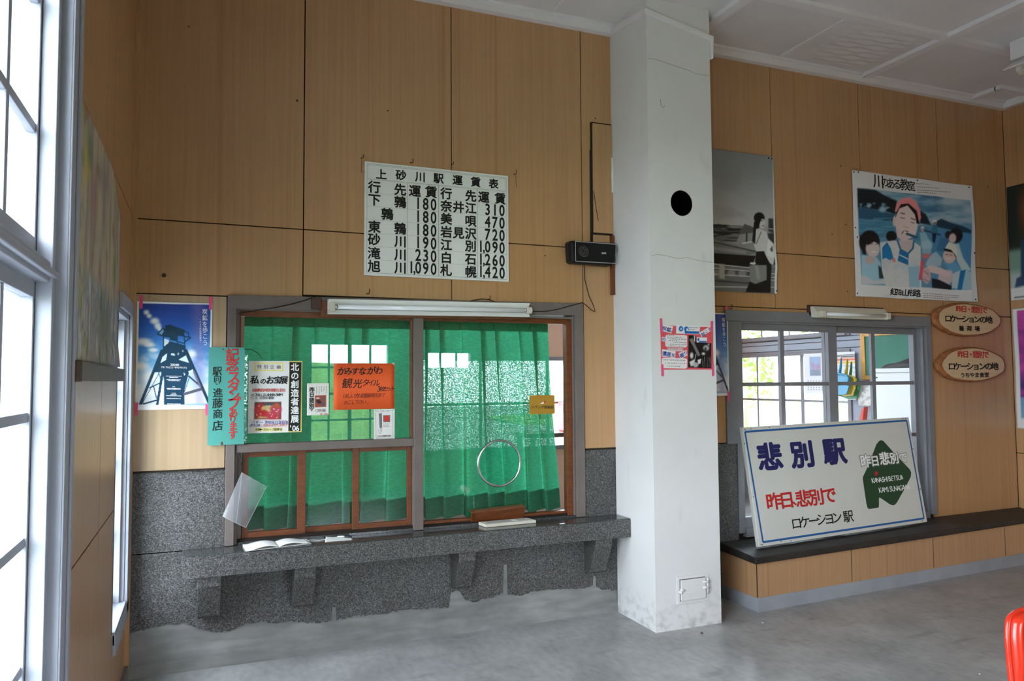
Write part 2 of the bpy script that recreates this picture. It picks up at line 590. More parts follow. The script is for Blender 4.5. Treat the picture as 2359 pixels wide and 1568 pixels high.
class Sheet:
    """A flat rectangle of paper or board: origin O (bottom left), axes U, V, size W x H, and the sketch
    frame (four corners TL, TR, BR, BL) its drawing was measured in."""

    def __init__(s, O, U, V, W, Hh, corners=None, wave=None):
        s.O = Vector(O); s.U = Vector(U).normalized(); s.V = Vector(V).normalized()
        s.N = s.U.cross(s.V); s.W = W; s.H = Hh; s.wave = wave
        if corners is None:
            corners = [(0, 0), (W * 1000, 0), (W * 1000, Hh * 1000), (0, Hh * 1000)]
        dst = [(0, Hh), (W, Hh), (W, 0), (0, 0)]
        s.h = homography(corners, dst)
        s.hi = np.linalg.inv(s.h)
        c = corners
        s.k = Hh / (0.5 * (math.dist(c[0], c[3]) + math.dist(c[1], c[2])))
        s.kx = W / (0.5 * (math.dist(c[0], c[1]) + math.dist(c[3], c[2])))

    def uv(s, x, y):
        q = s.h @ np.array([x, y, 1.0])
        return q[0] / q[2], q[1] / q[2]

    def P(s, u, v, off=0.0):
        if s.wave: off = off + s.wave(u / s.W, v / s.H)
        return s.O + s.U * u + s.V * v + s.N * off

    def S(s, x, y, off=0.0):
        return s.P(*s.uv(x, y), off)

    def char(s, mb, ch, cx, cy, size, bold=0.0, sx=1.0, off=0.0012, shear=0.0, rot=0.0, fit=False):
        vs, fs = glyph(ch, bold)
        if not vs: return
        if bold > 0:
            # heavier strokes: the outline repeated round a small circle
            n_ = 6 if bold < 0.03 else 8
            for i_ in range(n_):
                t_ = 2 * math.pi * (i_ + 0.5) / n_
                s.char(mb, ch, cx + bold * 0.9 * size * sx * math.cos(t_), cy + bold * 0.9 * size * math.sin(t_), size, 0.0, sx, off + 0.00006 * (i_ + 1), shear, rot, fit)
        h = size * s.k; wd = size * s.kx * sx
        u0, v0 = s.uv(cx, cy)
        xs = [p[0] for p in vs]; ys = [p[1] for p in vs]
        lat = ord(ch) < 0x2000 or fit
        mx = (min(xs) + max(xs)) / 2 if lat else 0.5
        my = 0.343 if lat else 0.38
        if ch in '、。':
            mx = (min(xs) + max(xs)) / 2; my = (min(ys) + max(ys)) / 2
        k = 1.38 if lat else 1.0
        cr, sr = math.cos(rot), math.sin(rot)
        out = []
        for x, y in vs:
            a = (x - mx) * k * wd + shear * (y - my) * h; b = (y - my) * k * h
            out.append(s.P(u0 + a * cr - b * sr, v0 + a * sr + b * cr, off))
        mb.add(out, fs)

    def text(s, mb, st, x, y, size, dx, dy=0.0, **kw):
        i = 0
        for ch in st:
            if ch != ' ':
                s.char(mb, ch, x + dx * i, y + dy * i, size, **kw)
            i += 1

    def rect(s, mb, x0, y0, x1, y1, off=0.0008):
        mb.poly([s.S(x0, y1, off), s.S(x1, y1, off), s.S(x1, y0, off), s.S(x0, y0, off)])

    def line(s, mb, a, b, wpx, off=0.001):
        ua = Vector(s.uv(*a)); ub = Vector(s.uv(*b))
        d = (ub - ua).normalized(); n = Vector((-d.y, d.x)) * wpx * s.k / 2
        mb.poly([s.P(*(ua - n), off), s.P(*(ub - n), off), s.P(*(ub + n), off), s.P(*(ua + n), off)])

    def poly(s, mb, pts, off=0.0008):
        q = [s.S(x, y, off) for x, y in pts]
        a = 0
        uv = [s.uv(x, y) for x, y in pts]
        for i in range(len(uv)):
            a += uv[i - 1][0] * uv[i][1] - uv[i][0] * uv[i - 1][1]
        mb.poly(q if a > 0 else q[::-1])

    def ellipse(s, mb, cx, cy, rx, ry, off=0.0008, n=32):
        s.poly(mb, [(cx + rx * math.cos(t * 2 * math.pi / n), cy + ry * math.sin(t * 2 * math.pi / n)) for t in range(n)], off)

    def board(s, name, mats, th=0.002, parent=None, bevel=0.0):
        mb = MB()
        q = [s.P(0, 0), s.P(s.W, 0), s.P(s.W, s.H), s.P(0, s.H)]
        mb.prism(q, -s.N * th)
        return mb.build(name, mats, parent, bevel=bevel)


class Canvas:
    """Colours of a printed sheet, drawn in its sketch frame and stored per mesh vertex."""

    def __init__(s, sheet, nu, nv, base):
        s.sh = sheet; s.nu = nu; s.nv = nv
        u, v = np.meshgrid(np.linspace(0, sheet.W, nu), np.linspace(0, sheet.H, nv))
        s.u = u; s.v = v
        q = sheet.hi @ np.stack([u.ravel(), v.ravel(), np.ones(u.size)])
        s.x = (q[0] / q[2]).reshape(u.shape); s.y = (q[1] / q[2]).reshape(u.shape)
        s.c = np.zeros(u.shape + (3,)); s.c[:] = base

    def blend(s, a, col):
        a = np.clip(a, 0, 1)[..., None]
        s.c = s.c * (1 - a) + np.asarray(col, float) * a

    def poly(s, pts, col, soft=2.0, alpha=1.0):
        p = np.array(pts, float)
        inside = np.zeros(s.x.shape, bool); d = np.full(s.x.shape, 1e9)
        for i in range(len(p)):
            x1, y1 = p[i - 1]; x2, y2 = p[i]
            c = ((y1 > s.y) != (y2 > s.y)) & (s.x < (x2 - x1) * (s.y - y1) / (y2 - y1 + 1e-12) + x1)
            inside ^= c
            ex, ey = x2 - x1, y2 - y1
            t = np.clip(((s.x - x1) * ex + (s.y - y1) * ey) / (ex * ex + ey * ey + 1e-9), 0, 1)
            d = np.minimum(d, np.hypot(s.x - x1 - t * ex, s.y - y1 - t * ey))
        sd = np.where(inside, d, -d)
        s.blend(alpha * np.clip(sd / (2 * soft) + 0.5, 0, 1), col)

    def line(s, pts, wd, col, soft=1.5, alpha=1.0):
        d = np.full(s.x.shape, 1e9)
        for (x1, y1), (x2, y2) in zip(pts[:-1], pts[1:]):
            ex, ey = x2 - x1, y2 - y1
            t = np.clip(((s.x - x1) * ex + (s.y - y1) * ey) / (ex * ex + ey * ey + 1e-9), 0, 1)
            d = np.minimum(d, np.hypot(s.x - x1 - t * ex, s.y - y1 - t * ey))
        s.blend(alpha * np.clip((wd / 2 - d) / (2 * soft) + 0.5, 0, 1), col)

    def ell(s, cx, cy, rx, ry, col, soft=0.12, rot=0.0, alpha=1.0):
        c, n = math.cos(rot), math.sin(rot)
        a = ((s.x - cx) * c + (s.y - cy) * n) / rx; b = (-(s.x - cx) * n + (s.y - cy) * c) / ry
        s.blend(alpha * np.clip((1 - np.hypot(a, b)) / (2 * soft) + 0.5, 0, 1), col)

    def noise(s, sx, sy, seed=0, octaves=3):
        tot = np.zeros(s.x.shape); amp = 1.0; norm = 0
        for o in range(octaves):
            rs = np.random.RandomState(seed + o)
            g = rs.rand(64, 64)
            X = s.x / sx * 2 ** o; Y = s.y / sy * 2 ** o
            xi = np.floor(X).astype(int); yi = np.floor(Y).astype(int)
            fx = X - xi; fy = Y - yi
            fx = fx * fx * (3 - 2 * fx); fy = fy * fy * (3 - 2 * fy)
            a = g[yi % 64, xi % 64]; b = g[yi % 64, (xi + 1) % 64]; c = g[(yi + 1) % 64, xi % 64]; d = g[(yi + 1) % 64, (xi + 1) % 64]
            tot += amp * ((a * (1 - fx) + b * fx) * (1 - fy) + (c * (1 - fx) + d * fx) * fy); norm += amp; amp *= 0.5
        return tot / norm

    def grad(s, stops):
        """vertical gradient over the whole sheet by sketch y"""
        ys = [q[0] for q in stops]
        for k in range(3):
            s.c[..., k] = np.interp(s.y, ys, [q[1][k] for q in stops])

    def build(s, name, material, parent=None, mask=None, off=0.0, th=0.0008):
        sh = s.sh
        vs = np.zeros(s.x.shape + (3,))
        wv = np.zeros(s.x.shape)
        if sh.wave:
            wv = np.vectorize(sh.wave)(s.u / sh.W, s.v / sh.H)
        for k in range(3):
            vs[..., k] = sh.O[k] + sh.U[k] * s.u + sh.V[k] * s.v + sh.N[k] * (wv + off)
        nu, nv = s.nu, s.nv
        org = sh.P(sh.W / 2, 0)
        flat = (vs.reshape(-1, 3) - np.array(org))
        fs = []
        for j in range(nv - 1):
            for i in range(nu - 1):
                if mask is None or mask[j, i]:
                    fs.append((j * nu + i, j * nu + i + 1, (j + 1) * nu + i + 1, (j + 1) * nu + i))
        me = bpy.data.meshes.new(name)
        me.from_pydata(flat.tolist(), [], fs)
        c = s.c / 255.0
        l = np.where(c <= 0.04045, c / 12.92, ((np.clip(c, 0, 1) + 0.055) / 1.055) ** 2.4)
        rgba = np.concatenate([l.reshape(-1, 3), np.ones((nu * nv, 1))], 1)
        at = me.color_attributes.new('print', 'FLOAT_COLOR', 'POINT')
        at.data.foreach_set('color', rgba.ravel())
        me.materials.append(material)
        me.polygons.foreach_set('use_smooth', [True] * len(fs))
        o = bpy.data.objects.new(name, me)
        COL.objects.link(o)
        place(o, org, parent)
        md = o.modifiers.new('thickness', 'SOLIDIFY'); md.thickness = th; md.offset = -1
        return o


WALL = dict(U=(1, 0, 0), V=(0, 0, 1))


def wall_sheet(x0, x1, z0, z1, y, corners=None, wave=None):
    return Sheet((x0, y, z0), (1, 0, 0), (0, 0, 1), x1 - x0, z1 - z0, corners, wave)


def tape(sheet, parent, pts, off=0.002):
    mb = MB(); sheet.poly(mb, pts, off)
    return mb.build('tape', M['pink'], parent, solid=0.0006)

# ================================================================== STRUCTURE
XR, YB, YF, ZC = 7.19, -6.5, 4.0, 4.13


def slab(mb, axis, c0, c1, u0, u1, v0, v1, holes=()):
    us = sorted({u0, u1} | {q for h in holes for q in h[:2] if u0 < q < u1})
    vs = sorted({v0, v1} | {q for h in holes for q in h[2:] if v0 < q < v1})
    for a, b in zip(us[:-1], us[1:]):
        run = None
        for c, d in zip(vs[:-1], vs[1:]):
            um, vm = (a + b) / 2, (c + d) / 2
            solid = not any(h[0] < um < h[1] and h[2] < vm < h[3] for h in holes)
            if solid:
                if run is None: run = [c, d]
                else: run[1] = d
            if (not solid or d == vs[-1]) and run is not None:
                if axis == 'y': mb.box(a, b, c0, c1, run[0], run[1])
                else: mb.box(c0, c1, a, b, run[0], run[1])
                run = None


# floor
mb = MB()
mb.box(-0.15, XR + 0.15, YB - 0.15, YF + 0.15, -0.12, 0)
struct(mb.build('floor', M['floor'], origin=(0, 0, 0)))

# ceiling with its wrinkled board
mb = MB()
mb.box(-0.15, XR + 0.15, YB - 0.15, YF + 0.15, ZC, ZC + 0.1)


def wrinkle(u, v):
    x = 4.55 + 0.86 * u; y = -0.78 + 0.71 * v
    e = min(1, 6 * min(u, 1 - u)) * min(1, 6 * min(v, 1 - v))
    c = math.exp(-((u - 0.55) / 0.32) ** 2)
    z = 0.006 * e * c * (math.sin(58 * (y + 0.16 * math.sin(3.1 * x)) + 2 * math.sin(5 * x)) + 0.5 * math.sin(97 * y + 11 * x))
    return (x, y, ZC - 0.012 * e - 0.001 + z)


mb.grid(70, 110, wrinkle)
struct(mb.build('ceiling', M['ceiling'], origin=(0, 0, 0)))

# cornice and ceiling battens
mb = MB()
mb.box(0, 3.05, -0.05, 0.0, 4.068, ZC)
mb.box(0, 3.05, -0.075, -0.05, 4.112, ZC)
mb.box(3.55, XR, -0.05, 0.0, 4.066, ZC)
mb.box(3.55, XR, -0.075, -0.05, 4.112, ZC)
struct(mb.build('trim_1', M['batten'], origin=(0, 0, 0)))
mb = MB()
mb.box(0, 0.05, YB, -0.05, 4.068, ZC)
mb.box(XR - 0.05, XR, YB, -0.05, 4.068, ZC)
mb.box(0.05, XR - 0.05, YB, YB + 0.05, 4.068, ZC)
struct(mb.build('trim_2', M['batten'], origin=(0, 0, 0)))
k = 3
for (x0, x1, y0, y1, z0) in ((3.62, 3.70, -2.9, -0.05, 4.098), (5.40, 5.48, -6.5, -0.05, 4.098), (3.62, 7.14, -0.845, -0.775, 4.10),
                             (4.515, 4.54, -0.775, -0.075, 4.12), (2.535, 2.56, -4.0, -0.075, 4.12), (0.72, 0.745, -4.0, -0.075, 4.12),
                             (6.72, 6.78, -0.27, -0.05, 4.095), (6.72, 7.14, -0.32, -0.26, 4.095), (0.05, 3.62, -2.0, -1.93, 4.10)):
    b = MB(); b.box(x0, x1, y0, y1, z0, ZC)
    struct(b.build('trim_%d' % k, M['batten'], origin=(0, 0, 0))); k += 1

# ---- back wall: backing, panels, terrazzo dado, plaster base
W1 = (0.493, 2.80, 0.70, 2.115)
W2 = (4.0, 6.14, 0.45, 2.115)
mb = MB()
mb.mi(0); slab(mb, 'y', 0.02, 0.14, 0, XR, 0, ZC, [W1, W2])
mb.mi(1)
g = 0.0035


def pan(x0, x1, z0, z1, y0=0.0, y1=0.02):
    mb.box(x0 + g, x1 - g, y0, y1, z0 + g, z1 - g)


xs = [0, 0.918, 1.853, 2.808, 3.06]
for a, b in zip(xs[:-1], xs[1:]):
    pan(a, b, 2.52, ZC)
    if b < 3: pan(a, b, 2.10 if a < 0.4 else 2.122, 2.52)
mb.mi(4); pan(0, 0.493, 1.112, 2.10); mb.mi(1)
pan(2.808, 3.06, 1.128, 2.52)
xs = [3.54, 4.49, 5.41, 6.325, XR]
for a, b in zip(xs[:-1], xs[1:]):
    pan(a, b, 2.585, ZC)
    pan(a, b, 2.15, 2.585)
pan(3.54, 4.0, 1.125, 2.15); pan(6.14, XR, 0.40, 2.15); pan(4.0, 6.14, 2.115, 2.15)
# terrazzo dado with a broken lower edge
mb.mi(2)
mb.box(0, 0.493, 0.006, 0.02, 0.66, 1.112)
mb.box(2.80, 3.06, 0.006, 0.02, 0.66, 1.128)
mb.box(3.54, 4.09, -0.002, 0.02, 0.0, 1.122)
edge = [(0, .232), (.1, .258), (.2, .272), (.3, .262), (.38, .222), (.46, .192), (.53, .19), (.6, .214), (.7, .226), (.78, .203), (.86, .206), (.95, .185),
        (1.06, .174), (1.10, .18), (1.105, .255), (1.125, .255), (1.13, .176), (1.25, .188), (1.4, .180), (1.55, .19), (1.7, .178), (1.83, .17), (1.845, .262), (1.90, .265), (1.94, .205), (2.0, .182),
        (2.1, .198), (2.2, .215), (2.205, .40), (2.23, .40), (2.235, .205), (2.33, .186), (2.42, .208), (2.55, .203), (2.68, .192), (2.8, .184), (2.86, .20), (2.866, .262), (2.885, .262), (2.89, .185), (2.93, .16), (3.06, .146)]
pts = []
for (a, b), (c, d) in zip(edge[:-1], edge[1:]):
    n = max(1, int(abs(c - a) / 0.012))
    for i in range(n):
        t = i / n
        pts.append((a + (c - a) * t, b + (d - b) * t + (random.uniform(-0.006, 0.006) if i else 0)))
pts.append(edge[-1])
for (a, b), (c, d) in zip(pts[:-1], pts[1:]):
    if c - a > 1e-5:
        mb.hexa([(a, .006, b), (c, .006, d), (c, .02, d), (a, .02, b)], [(a, .006, .665), (c, .006, .665), (c, .02, .665), (a, .02, .665)])
mb.mi(3)
mb.box(0, 3.06, 0.013, 0.02, 0, 0.42)
mb.grid(120, 14, lambda u, v: (3.06 * u, -0.004 + 0.018 * min(1, (v * 0.2) / (0.12 + 0.03 * math.sin(9 * u))) + 0.003 * math.sin(17 * u + 5 * v), 0.2 * v))
# dark joint lips
mb.mi(0)
mb.box(0.004, 0.493, -0.006, 0.004, 1.105, 1.114)
mb.box(2.812, 3.055, -0.004, 0.004, 1.119, 1.130)
wall_back = struct(mb.build('wall_back', [M['groove'], M['panel'], M['terrazzo'], M['plaster'], M['panel_glare']], origin=(0, 0, 0)))

# ---- left wall
W3 = (-5.2 + 0.55, -2.27, 0.62, 3.0)
W3 = (-4.55, -2.27, 0.62, 3.05)
W4 = (-0.69, -0.13, 0.45, 1.965)
mb = MB()
mb.mi(0); slab(mb, 'x', -0.14, -0.016, YB, 0.14, 0, ZC, [W3, W4])
slab(mb, 'x', -0.14, -0.016, 0.14, YF + 0.15, 0, ZC)
mb.mi(1)


def panl(y0, y1, z0, z1, holes=()):
    slab(mb, 'x', -0.016, 0.0, y0 + g, y1 - g, z0 + g, z1 - g, holes)


for a, b in ((-2.14, -1.265), (-1.265, -0.145), (-0.135, -0.012)):
    panl(a, b, 2.515, ZC)
    panl(a, b, 1.02, 2.515, [W4])
    panl(a, b, 0.0, 1.02, [W4])
panl(-4.56, -2.14, 3.05, ZC); panl(YB, -4.56, 3.05, ZC)
panl(-4.56, -2.14, 0, 0.62); panl(YB, -4.56, 0, 0.62)
panl(-2.14, -2.27 + 0.14, 0, 0.62); panl(YB, -4.55, 0.62, 3.05)
mb.mi(1); mb.box(0.0, 0.02, -0.035, 0.0, 0, ZC)
struct(mb.build('wall_left', [M['groove'], M['panel']], origin=(0, 0, 0)))
mb = MB(); mb.box(0, 0.018, -0.6, -0.02, 0, 0.085); mb.box(0, 0.018, -1.9, -1.3, 0, 0.085)
struct(mb.split('baseboard_left', M['greypaint']))

# ---- right wall, shared by the waiting room and the office behind
W6 = (1.86, 3.9, 0.72, 1.94)
W7 = (1.86, 3.9, 2.10, 2.85)
mb = MB()
mb.mi(0); slab(mb, 'x', XR + 0.016, XR + 0.14, YB, 0.14, 0, ZC)
mb.mi(1)
y = 0.0
while y > YB:
    slab(mb, 'x', XR, XR + 0.016, max(YB, y - 0.915) + g, y - g, 2.585 + g, ZC)
    slab(mb, 'x', XR, XR + 0.016, max(YB, y - 0.915) + g, y - g, 0.92 + g, 2.585 - g)
    slab(mb, 'x', XR, XR + 0.016, max(YB, y - 0.915) + g, y - g, 0.0, 0.92 - g)
    y -= 0.915
mb.mi(2); slab(mb, 'x', XR, XR + 0.14, 0.14, YF + 0.15, 0, ZC, [W6, W7])
mb.mi(3)
for z in (1.952, 2.035, 2.085): mb.box(XR - 0.006, XR, 0.2, 3.95, z, z + 0.006)
struct(mb.build('wall_right', [M['groove'], M['panel'], M['officewall'], M['ink']], origin=(0, 0, 0)))

# ---- rear wall behind the camera
R1 = (1.76, 2.98, 0.66, 2.20)
R2 = (3.50, 4.29, 1.76, 2.09)
mb = MB()
mb.mi(0); slab(mb, 'y', YB - 0.14, YB - 0.016, -0.14, XR + 0.14, 0, ZC, [R1, R2])
mb.mi(1); slab(mb, 'y', YB - 0.016, YB, 0, XR, 0, ZC, [R1, R2])
struct(mb.build('wall_rear', [M['groove'], M['panel']], origin=(0, 0, 0)))

# ---- far office wall
F1 = (2.6, 5.3, 0.74, 1.90)
F2 = (0.45, 0.86, 0.74, 1.96)
F_ADDED = (0.6, 6.6, 2.62, 3.45)  # added high opening, out of sight, to light the curtains and office
mb = MB()
slab(mb, 'y', YF, YF + 0.14, -0.14, XR + 0.14, 0, ZC, [F1, F2, F_ADDED])
struct(mb.build('wall_far', M['pinkwall'], origin=(0, 0, 0)))


def light_window(n, axis, c, hole, nu, nv, m, depth=0.10, fw_=0.05, mw_=0.028, heavy=()):
    """a plain multi-paned window: fixed frame, muntins, one sheet of glass; c = inner face of the wall"""
    u0, u1, v0, v1 = hole
    root = bpy.data.objects.new('window_%d' % n, None); COL.objects.link(root)
    root['kind'] = 'structure'
    s = -1 if c <= 0 and axis == 'x' or (axis == 'y' and c < 0) else 1
    p = (c, (u0 + u1) / 2, v0) if axis == 'x' else ((u0 + u1) / 2, c, v0)
    place(root, p, None)

    def bx(b, a0, a1, b0, b1, d0, d1):
        lo, hi = sorted((c + s * d0, c + s * d1))
        if axis == 'x': b.box(lo, hi, a0, a1, b0, b1)
        else: b.box(a0, a1, lo, hi, b0, b1)
    b = MB()
    bx(b, u0, u0 + fw_, v0, v1, -0.015, depth); bx(b, u1 - fw_, u1, v0, v1, -0.015, depth)
    bx(b, u0 + fw_, u1 - fw_, v1 - fw_, v1, -0.015, depth); bx(b, u0 + fw_, u1 - fw_, v0, v0 + fw_, -0.03, depth)
    b.build('frame', M[m], root)
    b = MB()
    for i in range(1, nu):
        q = u0 + (u1 - u0) * i / nu
        ww = mw_ * 1.9 if i in heavy else mw_
        bx(b, q - ww / 2, q + ww / 2, v0 + fw_, v1 - fw_, 0.045, 0.075)
    for j in range(1, nv):
        q = v0 + (v1 - v0) * j / nv
        bx(b, u0 + fw_, u1 - fw_, q - mw_ / 2, q + mw_ / 2, 0.047, 0.073)
    if b.v: b.split('muntin', M[m], root)
    b = MB(); bx(b, u0 + fw_, u1 - fw_, v0 + fw_, v1 - fw_, 0.058, 0.062)
    b.build('pane', M['glass_far'], root)
    return root


light_window(5, 'x', XR, W6, 5, 2, 'greypaint', heavy=(2,))
light_window(6, 'x', XR, W7, 4, 1, 'greypaint')
light_window(7, 'y', YB, R1, 4, 4, 'winframe', heavy=(2,))
light_window(8, 'y', YB, R2, 3, 1, 'winframe')
light_window(9, 'y', YF, F1, 3, 2, 'greypaint')
light_window(10, 'y', YF, F2, 1, 2, 'greypaint')
light_window(11, 'y', YF, F_ADDED, 8, 1, 'greypaint')  # added window, unseen, only lets in light behind the curtains

# ---- big left window beside the camera
w3 = bpy.data.objects.new('window_3', None); COL.objects.link(w3); w3['kind'] = 'structure'
place(w3, (0, -3.4, 0.62), None)
b = MB()
y0, y1, z0, z1 = W3
# casing with stepped profile, jambs, head, sill
for (ya, yb) in ((-2.27, -2.13), (-4.69, -4.55)):
    b.box(-0.01, 0.022, ya, yb, 0.0 if False else 0.50, 3.17)
b.box(0.022, 0.030, -2.165, -2.13, 0.50, 3.17); b.box(0.022, 0.027, -2.27, -2.235, 0.50, 3.17)
b.box(-0.01, 0.022, y0, y1, z1, z1 + 0.12)
b.box(-0.145, 0.06, y0 - 0.1, y1 + 0.05, z0 - 0.05, z0 + 0.008)
b.box(-0.14, -0.01, y1 - 0.012, y1 + 0.02, z0, z1); b.box(-0.14, -0.01, y0 - 0.02, y0 + 0.012, z0, z1)
b.box(-0.045, -0.005, y1 - 0.05, y1 - 0.012, z0, z1); b.box(-0.045, -0.005, y0 + 0.012, y0 + 0.05, z0, z1)
b.build('casing', M['winframe'], w3, bevel=0.004)
b = MB(); b.box(-0.13, -0.012, y0, y1, 1.872, 1.93); b.box(-0.03, 0.004, y0, y1, 1.885, 1.905)
b.build('transom', M['winframe'], w3, bevel=0.004)


def sash(x, ya, yb, za, zb, yms, zms, parent, st=0.055, rail=0.055):
    b = MB()
    b.box(x - 0.016, x + 0.016, yb - st, yb, za, zb); b.box(x - 0.016, x + 0.016, ya, ya + st, za, zb)
    b.box(x - 0.016, x + 0.016, ya + st, yb - st, zb - rail, zb); b.box(x - 0.016, x + 0.016, ya + st, yb - st, za, za + rail * 1.3)
    for q in yms: b.box(x - 0.012, x + 0.012, q - 0.014, q + 0.014, za + rail, zb - rail)
    for q in zms: b.box(x - 0.011, x + 0.011, ya + st, yb - st, q - 0.013, q + 0.013)
    o = b.build('sash', M['winframe'], parent, bevel=0.002)
    p = MB(); p.box(x - 0.002, x + 0.002, ya + st, yb - st, za + rail, zb - rail)
    p.build('pane', M['glass'], o)


for ya, yb, x in ((-3.44, -2.285, -0.062), (-4.535, -3.40, -0.098)):
    ym = [yb - 0.36, yb - 0.70]
    sash(x, ya, yb, 1.925, z1, ym, [2.285, 2.64], w3, 0.05, 0.05)
    sash(x, ya, yb, z0, 1.875, ym, [0.858, 1.187, 1.512], w3, 0.05, 0.045)

# ---- narrow window by the corner
w4 = bpy.data.objects.new('window_4', None); COL.objects.link(w4); w4['kind'] = 'structure'
y0, y1, z0, z1 = W4
place(w4, (0, -0.4, z0), None)
b = MB()
b.box(-0.14, 0.0, y1 - 0.02, y1 + 0.03, z0, z1); b.box(-0.14, 0.0, y0 - 0.03, y0 + 0.008, z0, z1)
b.box(-0.145, 0.012, y0, y1, z0 - 0.055, z0 + 0.008); b.box(-0.14, 0.0, y0, y1, z1 - 0.03, z1 + 0.01)
b.box(0.0, 0.016, y1 - 0.012, y1 + 0.075, z0 - 0.06, z1 + 0.07); b.box(0.0, 0.016, y0 + 0.01, y1, z1 - 0.005, z1 + 0.07)
b.box(0.0, 0.016, y0, y1 + 0.075, z0 - 0.10, z0 - 0.005)
b.box(-0.05, -0.02, y1 - 0.045, y1 - 0.02, z0, z1 - 0.03)
b.build('casing', M['winframe'], w4, bevel=0.003)
sash(-0.085, y0 + 0.008, y1 - 0.02, z0, z1 - 0.03, [], [0.83, 1.2, 1.57], w4, 0.05, 0.05)

# ================================================================== TICKET WINDOW (window_1)
w1 = bpy.data.objects.new('window_1', None); COL.objects.link(w1); w1['kind'] = 'structure'
place(w1, (1.65, 0.05, 0.69), None)
b = MB()
# casing: head, jambs (stepped), sill
b.hexa([(0.495, -0.018, 2.028), (2.80, -0.018, 2.048), (2.80, 0.14, 2.048), (0.495, 0.14, 2.028)],
       [(0.495, -0.018, 2.108), (2.80, -0.018, 2.132), (2.80, 0.14, 2.132), (0.495, 0.14, 2.108)])
b.box(0.495, 0.545, -0.016, 0.14, 0.672, 2.03)
b.box(0.545, 0.562, 0.004, 0.14, 0.672, 2.03); b.box(0.562, 0.585, 0.03, 0.14, 0.672, 1.20)
b.box(2.736, 2.802, -0.016, 0.14, 0.672, 2.05)
b.box(2.722, 2.736, 0.004, 0.14, 0.672, 2.05)
b.box(0.545, 2.736, 0.0, 0.02, 2.022, 2.036)
b.box(0.50, 2.80, 0.05, 0.14, 0.62, 0.684)
b.build('frame', M['brownpaint'], w1, bevel=0.003)
b = MB(); b.box(0.563, 2.735, 0.0022, 0.05, 0.60, 0.672); b.box(0.563, 2.735, 0.0022, 0.035, 0.672, 0.6845)
b.build('sill', M['terrazzo_polish'], w1)
b = MB()
b.box(1.60, 1.662, -0.012, 0.10, 0.672, 2.005)
b.build('mullion', M['brownpaint'], w1, bevel=0.003)
b = MB(); b.box(0.55, 1.60, -0.006, 0.09, 1.196, 1.243)
b.build('transom', M['brownpaint'], w1, bevel=0.003)
# brown stops round the fixed panes
b = MB()
b.box(0.562, 2.722, 0.026, 0.06, 1.988, 2.03)
b.box(1.588, 1.60, 0.02, 0.06, 1.243, 1.99)
b.box(0.562, 0.572, 0.03, 0.06, 1.243, 1.99)
b.box(2.680, 2.722, 0.012, 0.07, 0.684, 2.0)
b.box(1.662, 2.68, 0.02, 0.07, 0.680, 0.716)
b.build('stop', M['brown'], w1, bevel=0.002)
b = MB(); b.box(0.572, 1.588, 0.040, 0.044, 1.243, 1.99)
b.build('pane', M['glass'], w1)


def hole_plate(mb, rect, c, r, f, back=None, n=48):
    """plate with a round hole: rect (u0,u1,v0,v1), centre c; f(u,v) -> point"""
    u0, u1, v0, v1 = rect
    ang = [2 * math.pi * i / n for i in range(n)]
    ang += [math.atan2(b - c[1], a - c[0]) % (2 * math.pi) for a in (u0, u1) for b in (v0, v1)]
    ang = sorted(ang)
    inn = []; out = []
    for t in ang:
        dx, dy = math.cos(t), math.sin(t)
        k = min([(u1 - c[0]) / dx if dx > 1e-9 else 1e9, (u0 - c[0]) / dx if dx < -1e-9 else 1e9,
                 (v1 - c[1]) / dy if dy > 1e-9 else 1e9, (v0 - c[1]) / dy if dy < -1e-9 else 1e9])
        inn.append(f(c[0] + r * dx, c[1] + r * dy)); out.append(f(c[0] + k * dx, c[1] + k * dy))
    m = len(ang)
    mb.add(inn + out, [(i, (i + 1) % m, (i + 1) % m + m, i + m) for i in range(m)])


RC = (2.192, 1.057)
b = MB()
hole_plate(b, (1.662, 2.68, 0.716, 1.99), RC, 0.146, lambda u, v: (u, 0.042, v))
b.build('pane', M['glass'], w1, solid=0.004)
b = MB(); b.torus((RC[0], 0.038, RC[1]), (1, 0, 0), (0, 0, 1), 0.149, 0.0085, 64, 12)
tag(b.build('speaking_ring', M['metal'], w1, smooth=True), 'round chrome speaking ring set in the glass', None)
# three small sliding sashes
for (xa, xb, yy, la, lb, lt) in ((0.588, 0.948, 0.052, 0.034, 0.048, 0.032), (0.915, 1.275, 0.082, 0.03, 0.03, 0.022), (1.226, 1.60, 0.052, 0.042, 0.03, 0.028)):
    b = MB()
    za, zb = 0.686, 1.196
    b.box(xa, xa + la, yy - 0.013, yy + 0.013, za, zb); b.box(xb - lb, xb, yy - 0.013, yy + 0.013, za, zb)
    b.box(xa + la, xb - lb, yy - 0.013, yy + 0.013, zb - lt, zb); b.box(xa + la, xb - lb, yy - 0.013, yy + 0.013, za, za + 0.044)
    o = b.build('sliding_sash', M['brown'], w1, bevel=0.002)
    p = MB(); p.box(xa + la, xb - lb, yy - 0.0015, yy + 0.0015, za + 0.044, zb - lt)
    p.build('pane', M['glass'], o)
# wooden flap over the pass-through
b = MB()
b.hexa([(1.985, 0.016, 0.690), (2.352, 0.016, 0.690), (2.352, 0.034, 0.690), (1.985, 0.034, 0.690)],
       [(1.975, -0.03, 0.752), (2.348, -0.03, 0.765), (2.348, -0.012, 0.770), (1.975, -0.012, 0.757)])
b.hexa([(1.975, -0.03, 0.752), (2.348, -0.03, 0.765), (2.348, 0.03, 0.772), (1.975, 0.03, 0.758)],
       [(1.975, -0.03, 0.762), (2.348, -0.03, 0.775), (2.348, 0.03, 0.782), (1.975, 0.03, 0.768)])
b.build('ticket_flap', M['brown'], w1, bevel=0.003)

